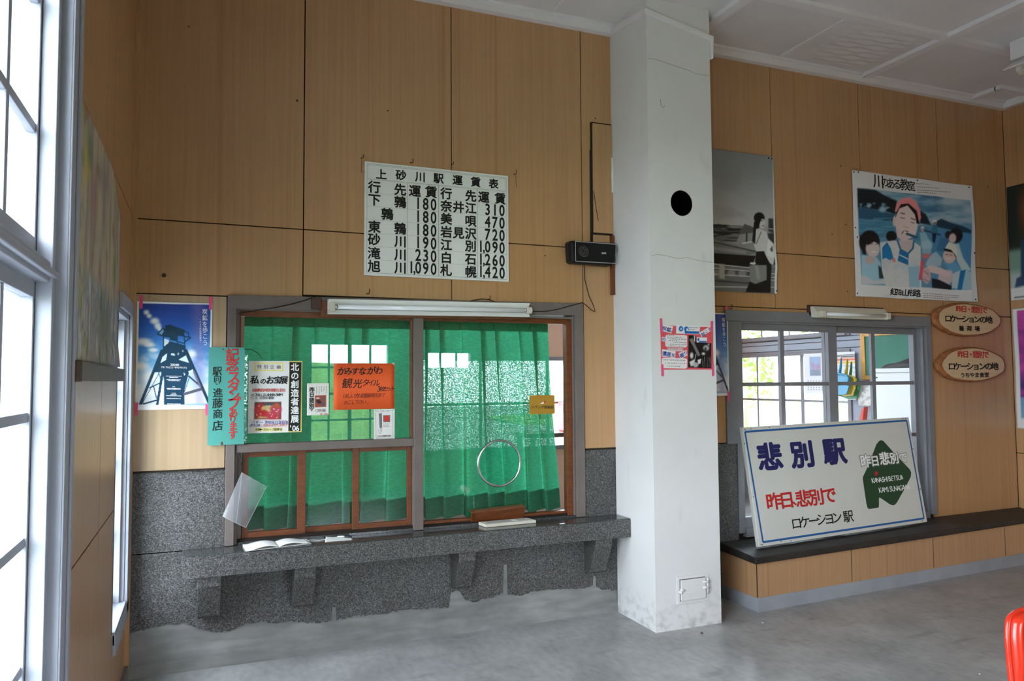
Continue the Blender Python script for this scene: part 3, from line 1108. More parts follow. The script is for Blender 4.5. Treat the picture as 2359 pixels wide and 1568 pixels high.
# ================================================================== RIGHT WINDOW (window_2)
w2 = bpy.data.objects.new('window_2', None); COL.objects.link(w2); w2['kind'] = 'structure'
place(w2, (5.07, 0.05, 0.45), None)
b = MB()
b.box(3.995, 6.145, -0.022, 0.14, 2.04, 2.122)
b.box(4.05, 6.09, -0.008, 0.02, 2.026, 2.042)
b.box(3.995, 4.148, -0.015, 0.02, 1.118, 2.04); b.box(4.09, 4.148, -0.01, 0.14, 0.45, 1.13)
b.box(4.06, 4.148, 0.02, 0.14, 1.118, 2.04)
b.box(6.085, 6.145, -0.022, 0.14, 0.45, 2.04); b.box(6.06, 6.085, 0.0, 0.14, 0.45, 2.04)
b.box(4.148, 6.06, -0.02, 0.14, 0.42, 0.48)
b.build('frame', M['greypaint'], w2, bevel=0.003)
for (xa, xb, yy, xm) in ((4.14, 5.12, 0.035, 4.565), (5.03, 6.062, 0.075, 5.562)):
    b = MB()
    ls = 0.012 if xa < 4.5 else 0.085
    rs = 0.09 if xa < 4.5 else 0.04
    b.box(xa, xa + ls, yy - 0.018, yy + 0.018, 0.48, 2.03); b.box(xb - rs, xb, yy - 0.018, yy + 0.018, 0.48, 2.03)
    b.box(xa + ls, xb - rs, yy - 0.018, yy + 0.018, 1.975, 2.03); b.box(xa + ls, xb - rs, yy - 0.018, yy + 0.018, 0.48, 0.56)
    b.box(xm - 0.02, xm + 0.02, yy - 0.013, yy + 0.013, 0.56, 1.975)
    for z in (1.12, 1.56): b.box(xa + ls, xb - rs, yy - 0.012, yy + 0.012, z - 0.015, z + 0.015)
    o = b.build('sliding_sash', M['greypaint'], w2, bevel=0.002)
    p = MB(); p.box(xa + ls, xb - rs, yy - 0.002, yy + 0.002, 0.56, 1.975)
    p.build('pane', M['glass'], o)

# ================================================================== CHIMNEY COLUMN
cx0, cx1, cy0 = 3.05, 3.553, -0.48
col = thing('chimney_column', 'square white plastered chimney column with a round black flue hole and small soot door', 'column', (3.3, -0.24, 0))
b = MB()
FC = (3.302, 2.772)
b.mi(0)
hole_plate(b, (cx0, cx1, 0.0, ZC), FC, 0.087, lambda u, v: (u, cy0, v))
b.poly([(cx0, cy0, 0), (cx0, cy0, ZC), (cx0, 0.0, ZC), (cx0, 0.0, 0)]); b.poly([(cx1, cy0, 0), (cx1, 0.0, 0), (cx1, 0.0, ZC), (cx1, cy0, ZC)])
b.mi(1)
n = 40
ri = [(FC[0] + 0.087 * math.cos(2 * math.pi * i / n), cy0, FC[1] + 0.087 * math.sin(2 * math.pi * i / n)) for i in range(n)]
ro = [(x, cy0 + 0.3, z) for x, y, z in ri]
b.add(ri + ro, [(i, (i + 1) % n, (i + 1) % n + n, i + n) for i in range(n)] + [tuple(range(n, 2 * n))])
b.build('shaft', [M['column'], M['soot']], col)
b = MB(); b.torus((FC[0], cy0 + 0.001, FC[1]), (1, 0, 0), (0, 0, 1), 0.089, 0.0035, 48, 8)
b.build('flue_rim', M['column'], col, smooth=True)
# moulding that has come loose on the right
b = MB()
b.hexa([(cx0 - 0.022, cy0 - 0.022, 4.012), (cx0 + 0.0, cy0 - 0.0, 4.012), (cx0, 0, 4.068), (cx0 - 0.022, 0, 4.068)],
       [(cx0 - 0.022, cy0 - 0.022, 4.046), (cx0 + 0.0, cy0 - 0.0, 4.046), (cx0, 0, 4.108), (cx0 - 0.022, 0, 4.108)])
b.hexa([(cx0 - 0.022, cy0 - 0.022, 4.012), (cx1 + 0.022, cy0 - 0.022, 3.915), (cx1 + 0.022, cy0, 3.915), (cx0, cy0, 4.012)],
       [(cx0 - 0.022, cy0 - 0.022, 4.046), (cx1 + 0.022, cy0 - 0.022, 3.945), (cx1 + 0.022, cy0, 3.945), (cx0, cy0, 4.046)])
b.hexa([(cx1 + 0.004, cy0 - 0.022, 3.79), (cx1 + 0.016, cy0 - 0.022, 3.79), (cx1 + 0.016, cy0 + 0.02, 3.79), (cx1 + 0.004, cy0 + 0.02, 3.79)],
       [(cx1 + 0.002, cy0 - 0.022, 3.92), (cx1 + 0.022, cy0 - 0.022, 3.92), (cx1 + 0.022, cy0 + 0.02, 3.92), (cx1 + 0.002, cy0 + 0.02, 3.92)])
b.build('loose_moulding', M['batten'], col, bevel=0.003)
for pts_ in ([(3.06, 2.405), (3.10, 2.415), (3.17, 2.412), (3.24, 2.405), (3.28, 2.40), (3.33, 2.412), (3.38, 2.405), (3.46, 2.395), (3.55, 2.388)],
             [(3.055, 3.72), (3.12, 3.722), (3.2, 3.712), (3.3, 3.695), (3.38, 3.685), (3.44, 3.668), (3.545, 3.672)]):
    b = MB(); b.tube([(x, cy0 - 0.0003, z + random.uniform(-0.004, 0.004)) for x, z in pts_], 0.0011, 5)
    b.build('crack', M['greyink'], col)
b = MB(); b.tube([(3.15, cy0 - 0.0005, 3.455), (3.152, cy0 - 0.0005, 3.43), (3.16, cy0 - 0.0005, 3.405), (3.175, cy0 - 0.0005, 3.402), (3.182, cy0 - 0.0005, 3.42)], 0.0016, 5)
b.build('pencil_mark', M['greyink'], col)
# soot door
sd = MB()
sd.box(3.208, 3.452, cy0 - 0.006, cy0, 0.158, 0.335)
fr = sd.build('door_frame', M['doorpaint'], col, bevel=0.002)
b = MB(); b.box(3.232, 3.42, cy0 - 0.020, cy0 - 0.006, 0.182, 0.312); b.box(3.275, 3.375, cy0 - 0.022, cy0 - 0.020, 0.222, 0.276)
dr = b.build('soot_door', M['doorpaint'], col, bevel=0.003)
b = MB()
for z in (0.25, 0.285): b.tube([(3.395, cy0 - 0.022, z), (3.448, cy0 - 0.024, z)], 0.007)
b.tube([(3.436, cy0 - 0.016, 0.21), (3.436, cy0 - 0.016, 0.31)], 0.009)
b.build('hinge', M['doorpaint'], dr, smooth=True)
b = MB(); b.tube([(3.226, cy0 - 0.008, 0.238), (3.226, cy0 - 0.032, 0.238)], [0.011, 0.009]); b.tube([(3.222, cy0 - 0.022, 0.256), (3.252, cy0 - 0.026, 0.25)], 0.008)
b.build('latch', M['doorpaint'], dr, smooth=True)
b = MB()
for (a, c) in (((3.23, 0.314), (3.422, 0.314)), ((3.23, 0.180), (3.422, 0.180)), ((3.229, 0.18), (3.229, 0.314)), ((3.423, 0.18), (3.423, 0.314))):
    b.box(min(a[0], c[0]) - 0.0016, max(a[0], c[0]) + 0.0016, cy0 - 0.0085, cy0 - 0.0055, min(a[1], c[1]) - 0.0016, max(a[1], c[1]) + 0.0016)
tag(b.build('gap_line', M['iron'], dr), 'rusty gap around the soot door', None)

# ================================================================== COUNTER
ct = thing('ticket_counter', 'long grey terrazzo ticket counter carried on four brackets below the curtained window', 'counter', (1.66, -0.09, 0.0))
b = MB(); b.box(0.278, 3.049, -0.19, 0.002, 0.545, 0.670)
b.build('slab', M['terrazzo_polish'], ct, bevel=0.006)
b = MB(); b.box(0.280, 3.047, -0.1925, -0.1895, 0.549, 0.664)
b.build('slab_face', M['terrazzo'], ct)
for (x0, x1) in ((0.357, 0.478), (0.868, 0.985), (1.845, 1.955), (2.795, 2.92)):
    b = MB()
    b.box(x0, x1, -0.165, 0.006, 0.488, 0.545)
    b.prism([(x0, 0.006, 0.296), (x0, -0.052, 0.296), (x0, -0.075, 0.31), (x0, -0.156, 0.488), (x0, 0.006, 0.488)], (x1 - x0, 0, 0))
    b.build('bracket', M['terrazzo'], ct, bevel=0.004)

# ================================================================== BENCH
be = thing('low_bench', 'low built-in bench with a dark top and wood panelled front', 'bench', (5.5, -0.2, 0))


def fl(x, dy=0.0):
    return -0.39 + (x - 3.925) * 0.0572 + dy


b = MB()
xa, xb = 3.925, XR
b.hexa([(xa, fl(xa), 0.095), (xb, fl(xb), 0.095), (xb, -0.003, 0.095), (xa, -0.003, 0.095)],
       [(xa, fl(xa), 0.328), (xb, fl(xb), 0.352), (xb, -0.003, 0.38), (xa, -0.003, 0.345)])
b.build('panelled_front', M['bench_wood'], be)
b = MB()
for x in (4.84, 5.75, 6.66): b.box(x - 0.002, x + 0.002, fl(x) - 0.001, fl(x) + 0.004, 0.1, 0.334)
b.box(xa - 0.001, xa + 0.003, fl(xa) - 0.001, fl(xa) + 0.004, 0.1, 0.328)
b.split('joint', M['groove'], be)
b = MB()
b.hexa([(xa + 0.002, fl(xa, -0.004), 0.0), (xb, fl(xb, -0.004), 0.0), (xb, -0.003, 0.0), (xa + 0.002, -0.003, 0.0)],
       [(xa - 0.004, fl(xa, -0.004), 0.095), (xb, fl(xb, -0.004), 0.095), (xb, -0.003, 0.095), (xa - 0.004, -0.003, 0.095)])
b.build('plinth', M['plinth'], be)
b = MB()
b.hexa([(xa - 0.03, fl(xa, -0.028), 0.328), (xb, fl(xb, -0.028), 0.350), (xb, -0.003, 0.39), (xa - 0.03, -0.003, 0.345)],
       [(xa - 0.03, fl(xa, -0.028), 0.372), (xb, fl(xb, -0.028), 0.398), (xb, -0.003, 0.438), (xa - 0.03, -0.003, 0.408)])
b.build('bench_top', M['benchtop'], be, bevel=0.012)
# ================================================================== FARE BOARD
fb = wall_sheet(1.283, 2.246, 2.258, 2.972, -0.016, [(185, 152), (1708, 295), (1712, 1415), (182, 1357)])
q = fb.board('fare_board', M['white'], 0.014, bevel=0.001)
tag(q, 'white fare board of black station names and prices on the wall above the ticket window', 'sign')
b = MB()
BD = 0.034
for ch, x, y in zip('上砂川駅運賃表', (362, 570, 775, 968, 1170, 1362, 1553), (290, 297, 313, 327, 345, 362, 380)):
    fb.char(b, ch, x, y, 112, bold=BD)
K = [('行', 288, 425), ('先', 562, 450), ('下', 288, 560), ('鶉', 562, 582), ('鶉', 425, 710), ('東', 288, 845), ('鶉', 562, 862), ('砂', 286, 980), ('川', 565, 998),
     ('滝', 286, 1125), ('川', 565, 1137), ('旭', 286, 1262), ('川', 565, 1275), ('運', 717, 463), ('賃', 890, 472), ('行', 1050, 487), ('先', 1310, 510),
     ('奈', 1050, 620), ('井', 1180, 630), ('江', 1310, 640), ('美', 1050, 755), ('唄', 1308, 775), ('岩', 1050, 893), ('見', 1180, 902), ('沢', 1308, 910),
     ('江', 1050, 1030), ('別', 1308, 1040), ('白', 1050, 1165), ('石', 1308, 1178), ('札', 1048, 1297), ('幌', 1308, 1312), ('運', 1448, 522), ('賃', 1622, 535)]
for ch, x, y in K:
    fb.char(b, ch, x, y, 128, bold=BD)
fs = [('180', 600), ('180', 738), ('180', 877), ('190', 1012), ('230', 1147), ('1,090', 1281)]
for st, y in fs:
    d = st.replace(',', '')[-3:]
    for ch, x in zip(d, (752, 832, 915)): fb.char(b, ch, x, y + (x - 832) * 0.075, 124, bold=0.036, sx=0.74)
    if ',' in st:
        fb.char(b, '1', 680, y - 10, 124, bold=0.036, sx=0.74); fb.char(b, ',', 712, y - 5, 114, bold=0.03, sx=0.8)
fs = [('310', 657), ('470', 790), ('720', 922), ('1,090', 1053), ('1,260', 1189), ('1,420', 1318)]
for st, y in fs:
    d = st.replace(',', '')[-3:]
    for ch, x in zip(d, (1488, 1566, 1640)): fb.char(b, ch, x, y + (x - 1566) * 0.07, 124, bold=0.036, sx=0.74)
    if ',' in st:
        fb.char(b, '1', 1416, y - 10, 124, bold=0.036, sx=0.74); fb.char(b, ',', 1448, y - 5, 114, bold=0.03, sx=0.8)
b.split('lettering', M['ink'], q)
b = MB()
for x, ya, yb, ww in ((640, 375, 1345, 4), (970, 403, 1362, 6), (1380, 434, 1377, 4)): fb.line(b, (x, ya), (x, yb), ww)
for i in range(8):
    fb.line(b, (210, 345 + i * 140.7), (1690, 467 + i * 132), 1.8)
for pts in ([(210, 175), (1690, 316), (1690, 1390), (207, 1330)], [(219, 188), (1679, 326), (1679, 456), (219, 338)]):
    for i in range(4): fb.line(b, pts[i - 1], pts[i], 3)
b.build('ruled_lines', M['grid'], q)

# nails and hooks round the board


def nail(x, z, r=0.012, name='bent_nail', label='', hook=True, grp='nails in the panelled wall'):
    b = MB()
    if hook:
        b.tube([(x, 0.004, z), (x, -0.018, z), (x + r * 0.6, -0.022, z - r * 0.2), (x + r, -0.02, z + r), (x + r * 0.9, -0.016, z + 1.8 * r)], 0.0028, 6)
    else:
        b.tube([(x, 0.004, z), (x, -0.006, z)], r, 8)
    o = b.build(name, M['iron'], origin=(x, 0, z))
    tag(o, label, 'nail', grp)
    return o


nail(1.264, 2.992, label='bent rusty nail by the fare board corner where a thin wire hangs')
nail(1.578, 2.995, 0.014, label='bent rusty nail above the top edge of the fare board, over its title')
nail(1.853, 3.012, 0.009, label='small bent nail in the panel seam just above the fare board')
nail(2.292, 2.99, 0.016, label='bent rusty hook nail past the last character of the fare board title')
nail(1.30, 2.145, 0.016, label='bent nail in the panel just above the ticket window lamp')
nail(2.10, 2.138, 0.012, label='bent nail where the wire rises above the ticket window lamp')
nail(0.158, 2.206, 0.012, hook=False, name='wall_plug_hole', label='round black hole in the panel above the blue tower poster')
nail(0.874, 3.305, 0.006, hook=False, label='small dark nail head high on the wall beside a panel seam')
nail(1.431, 3.316, 0.005, hook=False, label='small dark nail head high on the wall above the fare board title')
nail(4.045, 2.135, 0.016, label='bent nail at the corner of the grey window frame behind the column')
for x_, z_ in ((5.20, 3.345), (5.235, 2.86), (5.085, 2.77), (5.23, 2.31), (6.95, 3.33), (2.92, 3.455), (0.265, 3.66), (2.52, 2.45)):
    nail(x_, z_, 0.0045, hook=False, name='nail_head', label='tiny dark nail head in the wood panelling', grp='tiny nail heads in the panelling')
b = MB(); b.tube([(1.264, -0.018, 2.99), (1.262, -0.014, 2.90), (1.285, -0.02, 2.902)], 0.0012, 5)
tag(b.build('hanging_wire', M['cable']), 'thin wire from the bent nail to the edge of the fare board', 'wire')
b = MB(); b.tube([(2.30, -0.02, 2.985), (2.305, -0.014, 2.93), (2.312, -0.01, 2.90)], 0.0012, 5)
tag(b.build('hanging_wire', M['cable']), 'thin wire hanging from the hook nail beyond the fare board title', 'wire')

# ================================================================== FLUORESCENT LAMPS
lp = thing('fluorescent_lamp', 'long white single tube fluorescent lamp mounted over the curtained ticket window', 'lamp', (1.71, 0, 2.0))
b = MB(); b.hexa([(1.02, -0.03, 1.992), (2.36, -0.03, 2.008), (2.36, -0.008, 2.008), (1.02, -0.008, 1.992)],
                 [(1.02, -0.03, 2.090), (2.36, -0.03, 2.106), (2.36, -0.008, 2.106), (1.02, -0.008, 2.090)])
b.build('backing_board', M['brown'], lp, bevel=0.003)
b = MB(); b.box(0.965, 1.024, -0.045, -0.006, 2.035, 2.107)
b.build('junction_block', M['darkwood'], lp, bevel=0.004)
b = MB()


def lampz(x, dz): return dz + (x - 1.06) * 0.012


prof = [(-0.03, 2.008), (-0.085, 2.006), (-0.087, 2.010), (-0.062, 2.034), (-0.055, 2.036), (-0.055, 2.064), (-0.062, 2.066), (-0.087, 2.092), (-0.085, 2.096), (-0.03, 2.094)]
pa = [(1.058, y, lampz(1.058, z)) for y, z in prof]; pb = [(2.366, y, lampz(2.366, z)) for y, z in prof]
n = len(prof)
b.add(pa + pb, [(i, i + n, (i + 1) % n + n, (i + 1) % n) for i in range(n)] + [tuple(range(n - 1, -1, -1)), tuple(range(n, 2 * n))])
b.build('housing', M['white'], lp)
b = MB(); b.tube([(1.105, -0.075, lampz(1.1, 2.05)), (2.342, -0.075, lampz(2.34, 2.05))], 0.0145, 16)
tb_ = b.build('tube', M['tube'], lp, smooth=True)
b = MB(); b.tube([(1.094, -0.075, lampz(1.1, 2.05)), (1.112, -0.075, lampz(1.1, 2.05))], 0.0152, 16); b.tube([(2.330, -0.075, lampz(2.34, 2.05)), (2.345, -0.075, lampz(2.34, 2.05))], 0.0152, 16)
b.split('tube_cap', M['metal'], tb_, smooth=True)
b = MB(); b.box(1.066, 1.096, -0.095, -0.058, lampz(1.08, 2.022), lampz(1.08, 2.078))
b.build('lamp_socket', M['ivory'], lp, bevel=0.005)
b = MB(); b.tube([(2.345, -0.075, lampz(2.34, 2.05)), (2.382, -0.075, lampz(2.34, 2.05))], 0.023, 20)
b.build('lamp_socket', M['ivory'], lp, bevel=0.004)

lp = thing('fluorescent_lamp', 'small off-white fluorescent lamp over the grey small-paned window', 'lamp', (5.2, 0, 2.07))
b = MB(); b.box(4.80, 5.6, -0.022, 0.0, 2.10, 2.185)
b.build('backing_board', M['darkwood'], lp, bevel=0.002)
b = MB()
b.prism([(4.815, -0.02, 2.172), (4.815, -0.052, 2.172), (4.815, -0.085, 2.128), (4.815, -0.085, 2.078), (4.815, -0.03, 2.085)], (0.765, 0, 0.0))
b.build('housing', M['ivory'], lp, bevel=0.004)
b = MB(); b.tube([(4.88, -0.098, 2.108), (5.54, -0.098, 2.108)], 0.013, 14)
b.build('tube', M['tube'], lp, smooth=True)
for x in (4.86, 5.545):
    b = MB(); b.box(x - 0.012, x + 0.03, -0.118, -0.08, 2.082, 2.135)
    b.build('lamp_socket', M['ivory'], lp, bevel=0.006)

lp = thing('ceiling_fluorescent_lamp', 'white twin tube fluorescent lamp hung under the ceiling', 'lamp', (6.08, -1.6, 3.86))
b = MB()
b.box(5.99, 6.21, -2.05, -0.90, 3.99, ZC)
b.build('mounting_block', M['batten'], lp)
b = MB()
b.prism([(5.90, -0.90, 3.905), (6.02, -0.90, 3.985), (6.20, -0.90, 3.985), (6.32, -0.90, 3.905), (6.315, -0.90, 3.90), (6.11, -0.90, 3.955), (5.905, -0.90, 3.90)], (0, -1.28, 0))
b.build('reflector', M['white'], lp)
for y in (-0.945, -2.12):
    b = MB(); b.prism([(5.975, y, 3.93), (5.975, y, 3.89), (6.01, y, 3.862), (6.21, y, 3.862), (6.245, y, 3.89), (6.245, y, 3.93)], (0, -0.03, 0))
    b.build('lamp_socket', M['ivory'], lp, bevel=0.006)
for x in (6.02, 6.20):
    b = MB(); b.tube([(x, -0.975, 3.895), (x, -2.12, 3.895)], 0.0165, 14)
    b.build('tube', M['tube'], lp, smooth=True)

# wires
b = MB(); b.tube([(0.556, -0.012, 2.0), (0.66, -0.021, 2.022), (0.76, -0.023, 2.04), (0.86, -0.023, 2.066), (0.93, -0.024, 2.09), (0.985, -0.03, 2.112)], 0.0032, 6)
tag(b.build('electric_wire', M['cable']), 'thin black wire rising along the frame to the lamp junction block', 'wire')
b = MB(); b.tube([(1.93, -0.01, 2.108), (1.99, -0.018, 2.124), (2.05, -0.02, 2.137), (2.10, -0.02, 2.134), (2.18, -0.012, 2.112)], 0.003, 6)
tag(b.build('electric_wire', M['cable']), 'short wire looping above the middle of the ticket window lamp', 'wire')
b = MB(); b.tube([(2.378, -0.06, 2.065), (2.42, -0.03, 2.064), (2.50, -0.024, 2.066), (2.60, -0.024, 2.084), (2.70, -0.024, 2.112), (2.79, -0.024, 2.137), (2.82, -0.014, 2.122), (2.865, -0.014, 2.088), (2.893, -0.014, 2.075), (2.885, -0.014, 2.11), (2.845, -0.014, 2.19), (2.815, -0.014, 2.30), (2.808, -0.02, 2.42)], 0.003, 6)
tag(b.build('speaker_cable', M['cable']), 'brown cable running from the black speaker down to the ticket window lamp', 'cable')

# ================================================================== SPEAKER
sk = thing('wall_speaker', 'black box speaker fixed to the wall beside the white column', 'speaker', (2.83, -0.05, 2.4))
b = MB(); b.hexa([(2.668, -0.1, 2.398), (3.005, -0.1, 2.394), (3.0, -0.003, 2.394), (2.668, -0.003, 2.398)], [(2.660, -0.1, 2.552), (3.032, -0.1, 2.556), (3.028, -0.003, 2.556), (2.660, -0.003, 2.552)])
cab = b.build('cabinet', M['black'], sk, bevel=0.022)
ss = Sheet((2.70, -0.103, 2.405), (1, 0, 0), (0, 0, 1), 0.315, 0.14, [(240, 975), (526, 993), (500, 1118), (220, 1102)])
b = MB()
c4 = [(240, 977), (526, 995), (500, 1115), (221, 1100)]
for i in range(4): ss.line(b, c4[i - 1], c4[i], 5, 0.001)
b.build('trim_line', M['grid'], cab)
b = MB()
for r in (33, 25, 17, 9):
    for t in range(28):
        a0, a1 = 2 * math.pi * t / 28, 2 * math.pi * (t + 0.8) / 28
        ss.line(b, (286 + r * math.cos(a0), 1040 + r * math.sin(a0)), (286 + r * math.cos(a1), 1040 + r * math.sin(a1)), 2.2, 0.001)
b.build('cone_grille', M['greyink'], cab)
b = MB(); ss.rect(b, 411, 1046, 444, 1057, 0.001); b.build('badge', M['grid'], cab)

# access panel beside the column
ap = thing('access_panel', 'narrow wood access panel with an open dark edge above the black speaker', 'panel', (2.97, 0, 2.63))
b = MB(); b.box(2.893, 3.047, -0.012, -0.002, 2.635, 3.415)
b.build('board', M['panel'], ap, bevel=0.001)
b = MB(); b.hexa([(2.872, -0.008, 2.62), (2.888, -0.008, 2.62), (2.888, -0.001, 2.62), (2.872, -0.001, 2.62)], [(2.880, -0.008, 3.42), (2.888, -0.008, 3.42), (2.888, -0.001, 3.42), (2.880, -0.001, 3.42)])
b.hexa([(2.870, -0.010, 2.56), (2.886, -0.010, 2.56), (2.886, -0.001, 2.56), (2.870, -0.001, 2.56)], [(2.872, -0.010, 3.22), (2.886, -0.010, 3.22), (2.886, -0.001, 3.22), (2.872, -0.001, 3.22)])
b.box(2.888, 3.047, -0.009, -0.001, 2.622, 2.634); b.box(2.888, 3.047, -0.009, -0.001, 3.416, 3.423)
b.build('dark_gap', M['groove'], ap)
b = MB(); b.tube([(2.895, -0.014, 2.93), (2.912, -0.016, 2.80), (2.926, -0.02, 2.72)], 0.0022, 5)
tag(b.build('splinter', M['groove'], ap), None, None)
b = MB(); b.box(3.024, 3.047, -0.03, 0.0, 2.20, 2.62)
tag(b.build('wood_batten', M['brown']), 'reddish brown wood strip behind the black speaker against the column', 'batten')
b = MB(); b.box(3.038, 3.048, -0.022, -0.013, 2.93, 3.18)
tag(b.build('paint_strip', M['white']), 'thin white strip on the access panel against the column', 'strip')

# ================================================================== BLUE POSTERS (headframe)
PC = [(28, 80), (1108, 95), (1050, 1510), (40, 1545)]


def tower_poster(x0, x1, z0, z1, y, nu, nv, name, label, text=True):
    sh = wall_sheet(x0, x1, z0, z1, y, PC)
    cv = Canvas(sh, nu, nv, (235, 235, 235))
    cv.grad([(100, (38, 62, 140)), (420, (44, 92, 178)), (760, (74, 142, 205)), (1050, (150, 196, 222)), (1300, (214, 222, 226)), (1480, (226, 226, 224))])
    n = cv.noise(260, 190, 3, 4)
    cv.blend(np.clip((n - 0.5) * 5, 0, 1) * np.clip((cv.y - 620) / 350, 0, 0.8), (236, 236, 234))
    cv.blend(np.exp(-((cv.x - 900) / 90) ** 2) * 0.45, (140, 120, 178))
    dst = (232, 232, 228)
    for cx, cy, rx, ry in ((165, 240, 38, 34), (205, 290, 34, 30), (285, 360, 60, 44), (330, 430, 44, 46), (350, 465, 28, 30), (130, 650, 110, 48), (215, 690, 70, 30), (270, 760, 62, 24), (110, 980, 95, 56), (800, 800, 56, 44), (240, 1120, 130, 90)):
        cv.ell(cx, cy, rx, ry, dst, 0.5)
    D = (30, 62, 84)
    L = lambda a, wd: cv.line(a, wd, D, 2)
    # cabin, platforms, legs
    cv.poly([(430, 420), (500, 405), (710, 480), (700, 560), (610, 560), (600, 640), (500, 620), (500, 585), (410, 580), (315, 545), (400, 455), (440, 460)], D, 2)
    cv.poly([(345, 535), (405, 470), (415, 500), (390, 548)], (120, 160, 200), 2)
    L([(710, 500), (760, 520), (765, 580)], 14); L([(600, 545), (790, 585), (712, 640)], 16); L([(600, 640), (700, 665)], 16)
    L([(412, 570), (412, 730)], 14); L([(700, 560), (712, 730)], 16); L([(604, 560), (604, 700)], 12)
    cv.poly([(430, 690), (500, 640), (600, 660), (700, 690), (722, 740), (830, 990), (770, 1040), (745, 1110), (700, 1280), (700, 1465), (425, 1470), (425, 1160), (400, 1050), (270, 1060), (400, 750)], D, 3)
    for p in ([(420, 600), (490, 625), (480, 665), (420, 710)], [(372, 935), (400, 850), (465, 800), (450, 890)], [(620, 885), (722, 825), (765, 925)], [(755, 1035), (815, 1012), (825, 1040), (760, 1066)], [(375, 1050), (405, 1055), (398, 1105)], [(690, 1050), (715, 1080), (695, 1095)],
              [(515, 800), (560, 800), (575, 832), (515, 826)], [(612, 790), (628, 800), (620, 825), (608, 815)], [(670, 755), (690, 765), (680, 790)]):
        cv.poly(p, (208, 222, 228), 2)
    L([(390, 770), (110, 1475)], 40); L([(725, 760), (1035, 1460)], 40); L([(405, 1050), (335, 1475)], 34)
    L([(360, 1060), (140, 1455)], 8); L([(380, 1190), (230, 1260)], 14); L([(285, 1240), (325, 1390)], 14); L([(330, 1415), (150, 1465)], 20); L([(350, 1060), (385, 1165)], 9)
    cv.line([(760, 1100), (920, 1230)], 22, (50, 60, 80), 2); cv.line([(700, 1330), (920, 1265)], 36, (86, 86, 96), 2)
    cv.line([(830, 1040), (910, 1230)], 26, (110, 108, 122), 2); cv.line([(770, 1110), (700, 1300)], 9, (48, 66, 90), 2)
    cv.poly([(720, 1450), (1020, 1440), (1020, 1475), (700, 1475)], (150, 180, 205), 8)
    wm = 1 - (np.clip((cv.x - 58) / 6, 0, 1) * np.clip((1085 + (cv.y - 100) * -0.042 - cv.x) / 6, 0, 1) * np.clip((cv.y - 112) / 6, 0, 1) * np.clip((1478 - cv.y) / 6, 0, 1))
    cv.blend(wm, (236, 236, 234))
    q = cv.build(name, M['printgloss'])
    tag(q, label, 'poster')
    b = MB()
    for ch, y_ in zip('炭鉱を歩こう', (215, 305, 392, 475, 560, 650)): sh.char(b, ch, 996 - (y_ - 215) * 0.01, y_, 84, bold=0.004)
    if text:
        for ch, y_ in zip('－そらち炭鉱遺産散歩－', range(330, 680, 32)): sh.char(b, ch, 928, y_, 30)
        sh.text(b, '2004年', 520, 955, 34, 24, bold=0.01)
        sh.text(b, '7月17日(土)〜8月29日(日)', 392, 988, 25, 21, bold=0.008)
        for y_, wd in ((1103, 220), (1120, 130), (1147, 200), (1162, 160), (1240, 40), (1262, 200), (1272, 180), (1322, 64), (1340, 90), (1356, 210), (1390, 200), (1458, 180)):
            for i in range(int(wd / 12)):
                sh.rect(b, 560 - wd / 2 + i * 12, y_ - 4, 560 - wd / 2 + i * 12 + random.choice((6, 8, 9)), y_ + 4)
    b.split('lettering', M['whiteink'], q)
    return sh, q


sh, q = tower_poster(0.024, 0.414, 1.452, 2.056, -0.003, 130, 190, 'tower_poster', 'blue poster of a dark mine tower against the sky, beside the turquoise board')
for pts in ([(62, 0), (112, 0), (110, 188), (64, 190)], [(1058, 0), (1110, 0), (1096, 188), (1055, 185)], [(36, 1448), (82, 1448), (78, 1610), (40, 1610)], [(975, 1452), (1016, 1452), (1016, 1590), (975, 1590)]):
    tape(sh, q, pts)
sh, q = tower_poster(3.63, 4.018, 1.478, 2.096, -0.018, 70, 110, 'tower_poster', 'mostly hidden blue poster, only its edge showing behind the white column', False)
for pts in ([(1058, -40), (1110, -40), (1106, 150), (1060, 150)], [(1000, 1440), (1050, 1440), (1046, 1600), (1004, 1600)]):
    tape(sh, q, pts)

# ================================================================== TURQUOISE SIGN
ts = wall_sheet(0.398, 0.592, 1.246, 1.803, -0.022, [(748, 523), (1046, 524), (1060, 1352), (757, 1362)])
b = MB(); b.prism([ts.S(*p) for p in [(748, 523), (757, 1362), (868, 1362), (866, 1334), (884, 1330), (890, 1358), (1060, 1352), (1046, 524)]], -ts.N * 0.004)
q = b.build('turquoise_sign', M['teal'])
tag(q, 'turquoise board of red and black brush lettering at the ticket window frame', 'sign')
b = MB()
for ch, x, y, s_ in (('記', 945, 585, 118), ('念', 945, 677, 112), ('ス', 960, 775, 120), ('タ', 958, 860, 112), ('ン', 962, 935, 104), ('プ', 965, 1000, 120), ('あ', 962, 1080, 82), ('り', 960, 1136, 74), ('ま', 966, 1200, 82), ('す', 966, 1270, 84)):
    ts.char(b, ch, x, y, s_, bold=0.022, shear=0.06, rot=0.06)
tag(b.split('red_lettering', M['redpaint'], q), 'red brush lettering', None)
b = MB()
for ch, x, y, s_ in (('駅', 822, 725, 82), ('向', 825, 788, 68), ('い', 828, 824, 46), ('進', 832, 910, 86), ('藤', 832, 998, 92), ('商', 835, 1090, 86), ('店', 838, 1190, 92)):
    ts.char(b, ch, x, y, s_, bold=0.014, shear=0.06, rot=0.05)
tag(b.split('black_lettering', M['ink'], q), 'black brush lettering', None)
b = MB(); b.tube([ts.S(866, 542, 0.001), ts.S(866, 542, 0.004)], 0.004, 8); b.build('nail_head', M['iron'], q)
b = MB(); b.tube([ts.S(1040, 536, 0.001), (0.63, -0.016, 1.792), (0.665, 0.005, 1.772), (0.690, 0.032, 1.742)], 0.002, 6)
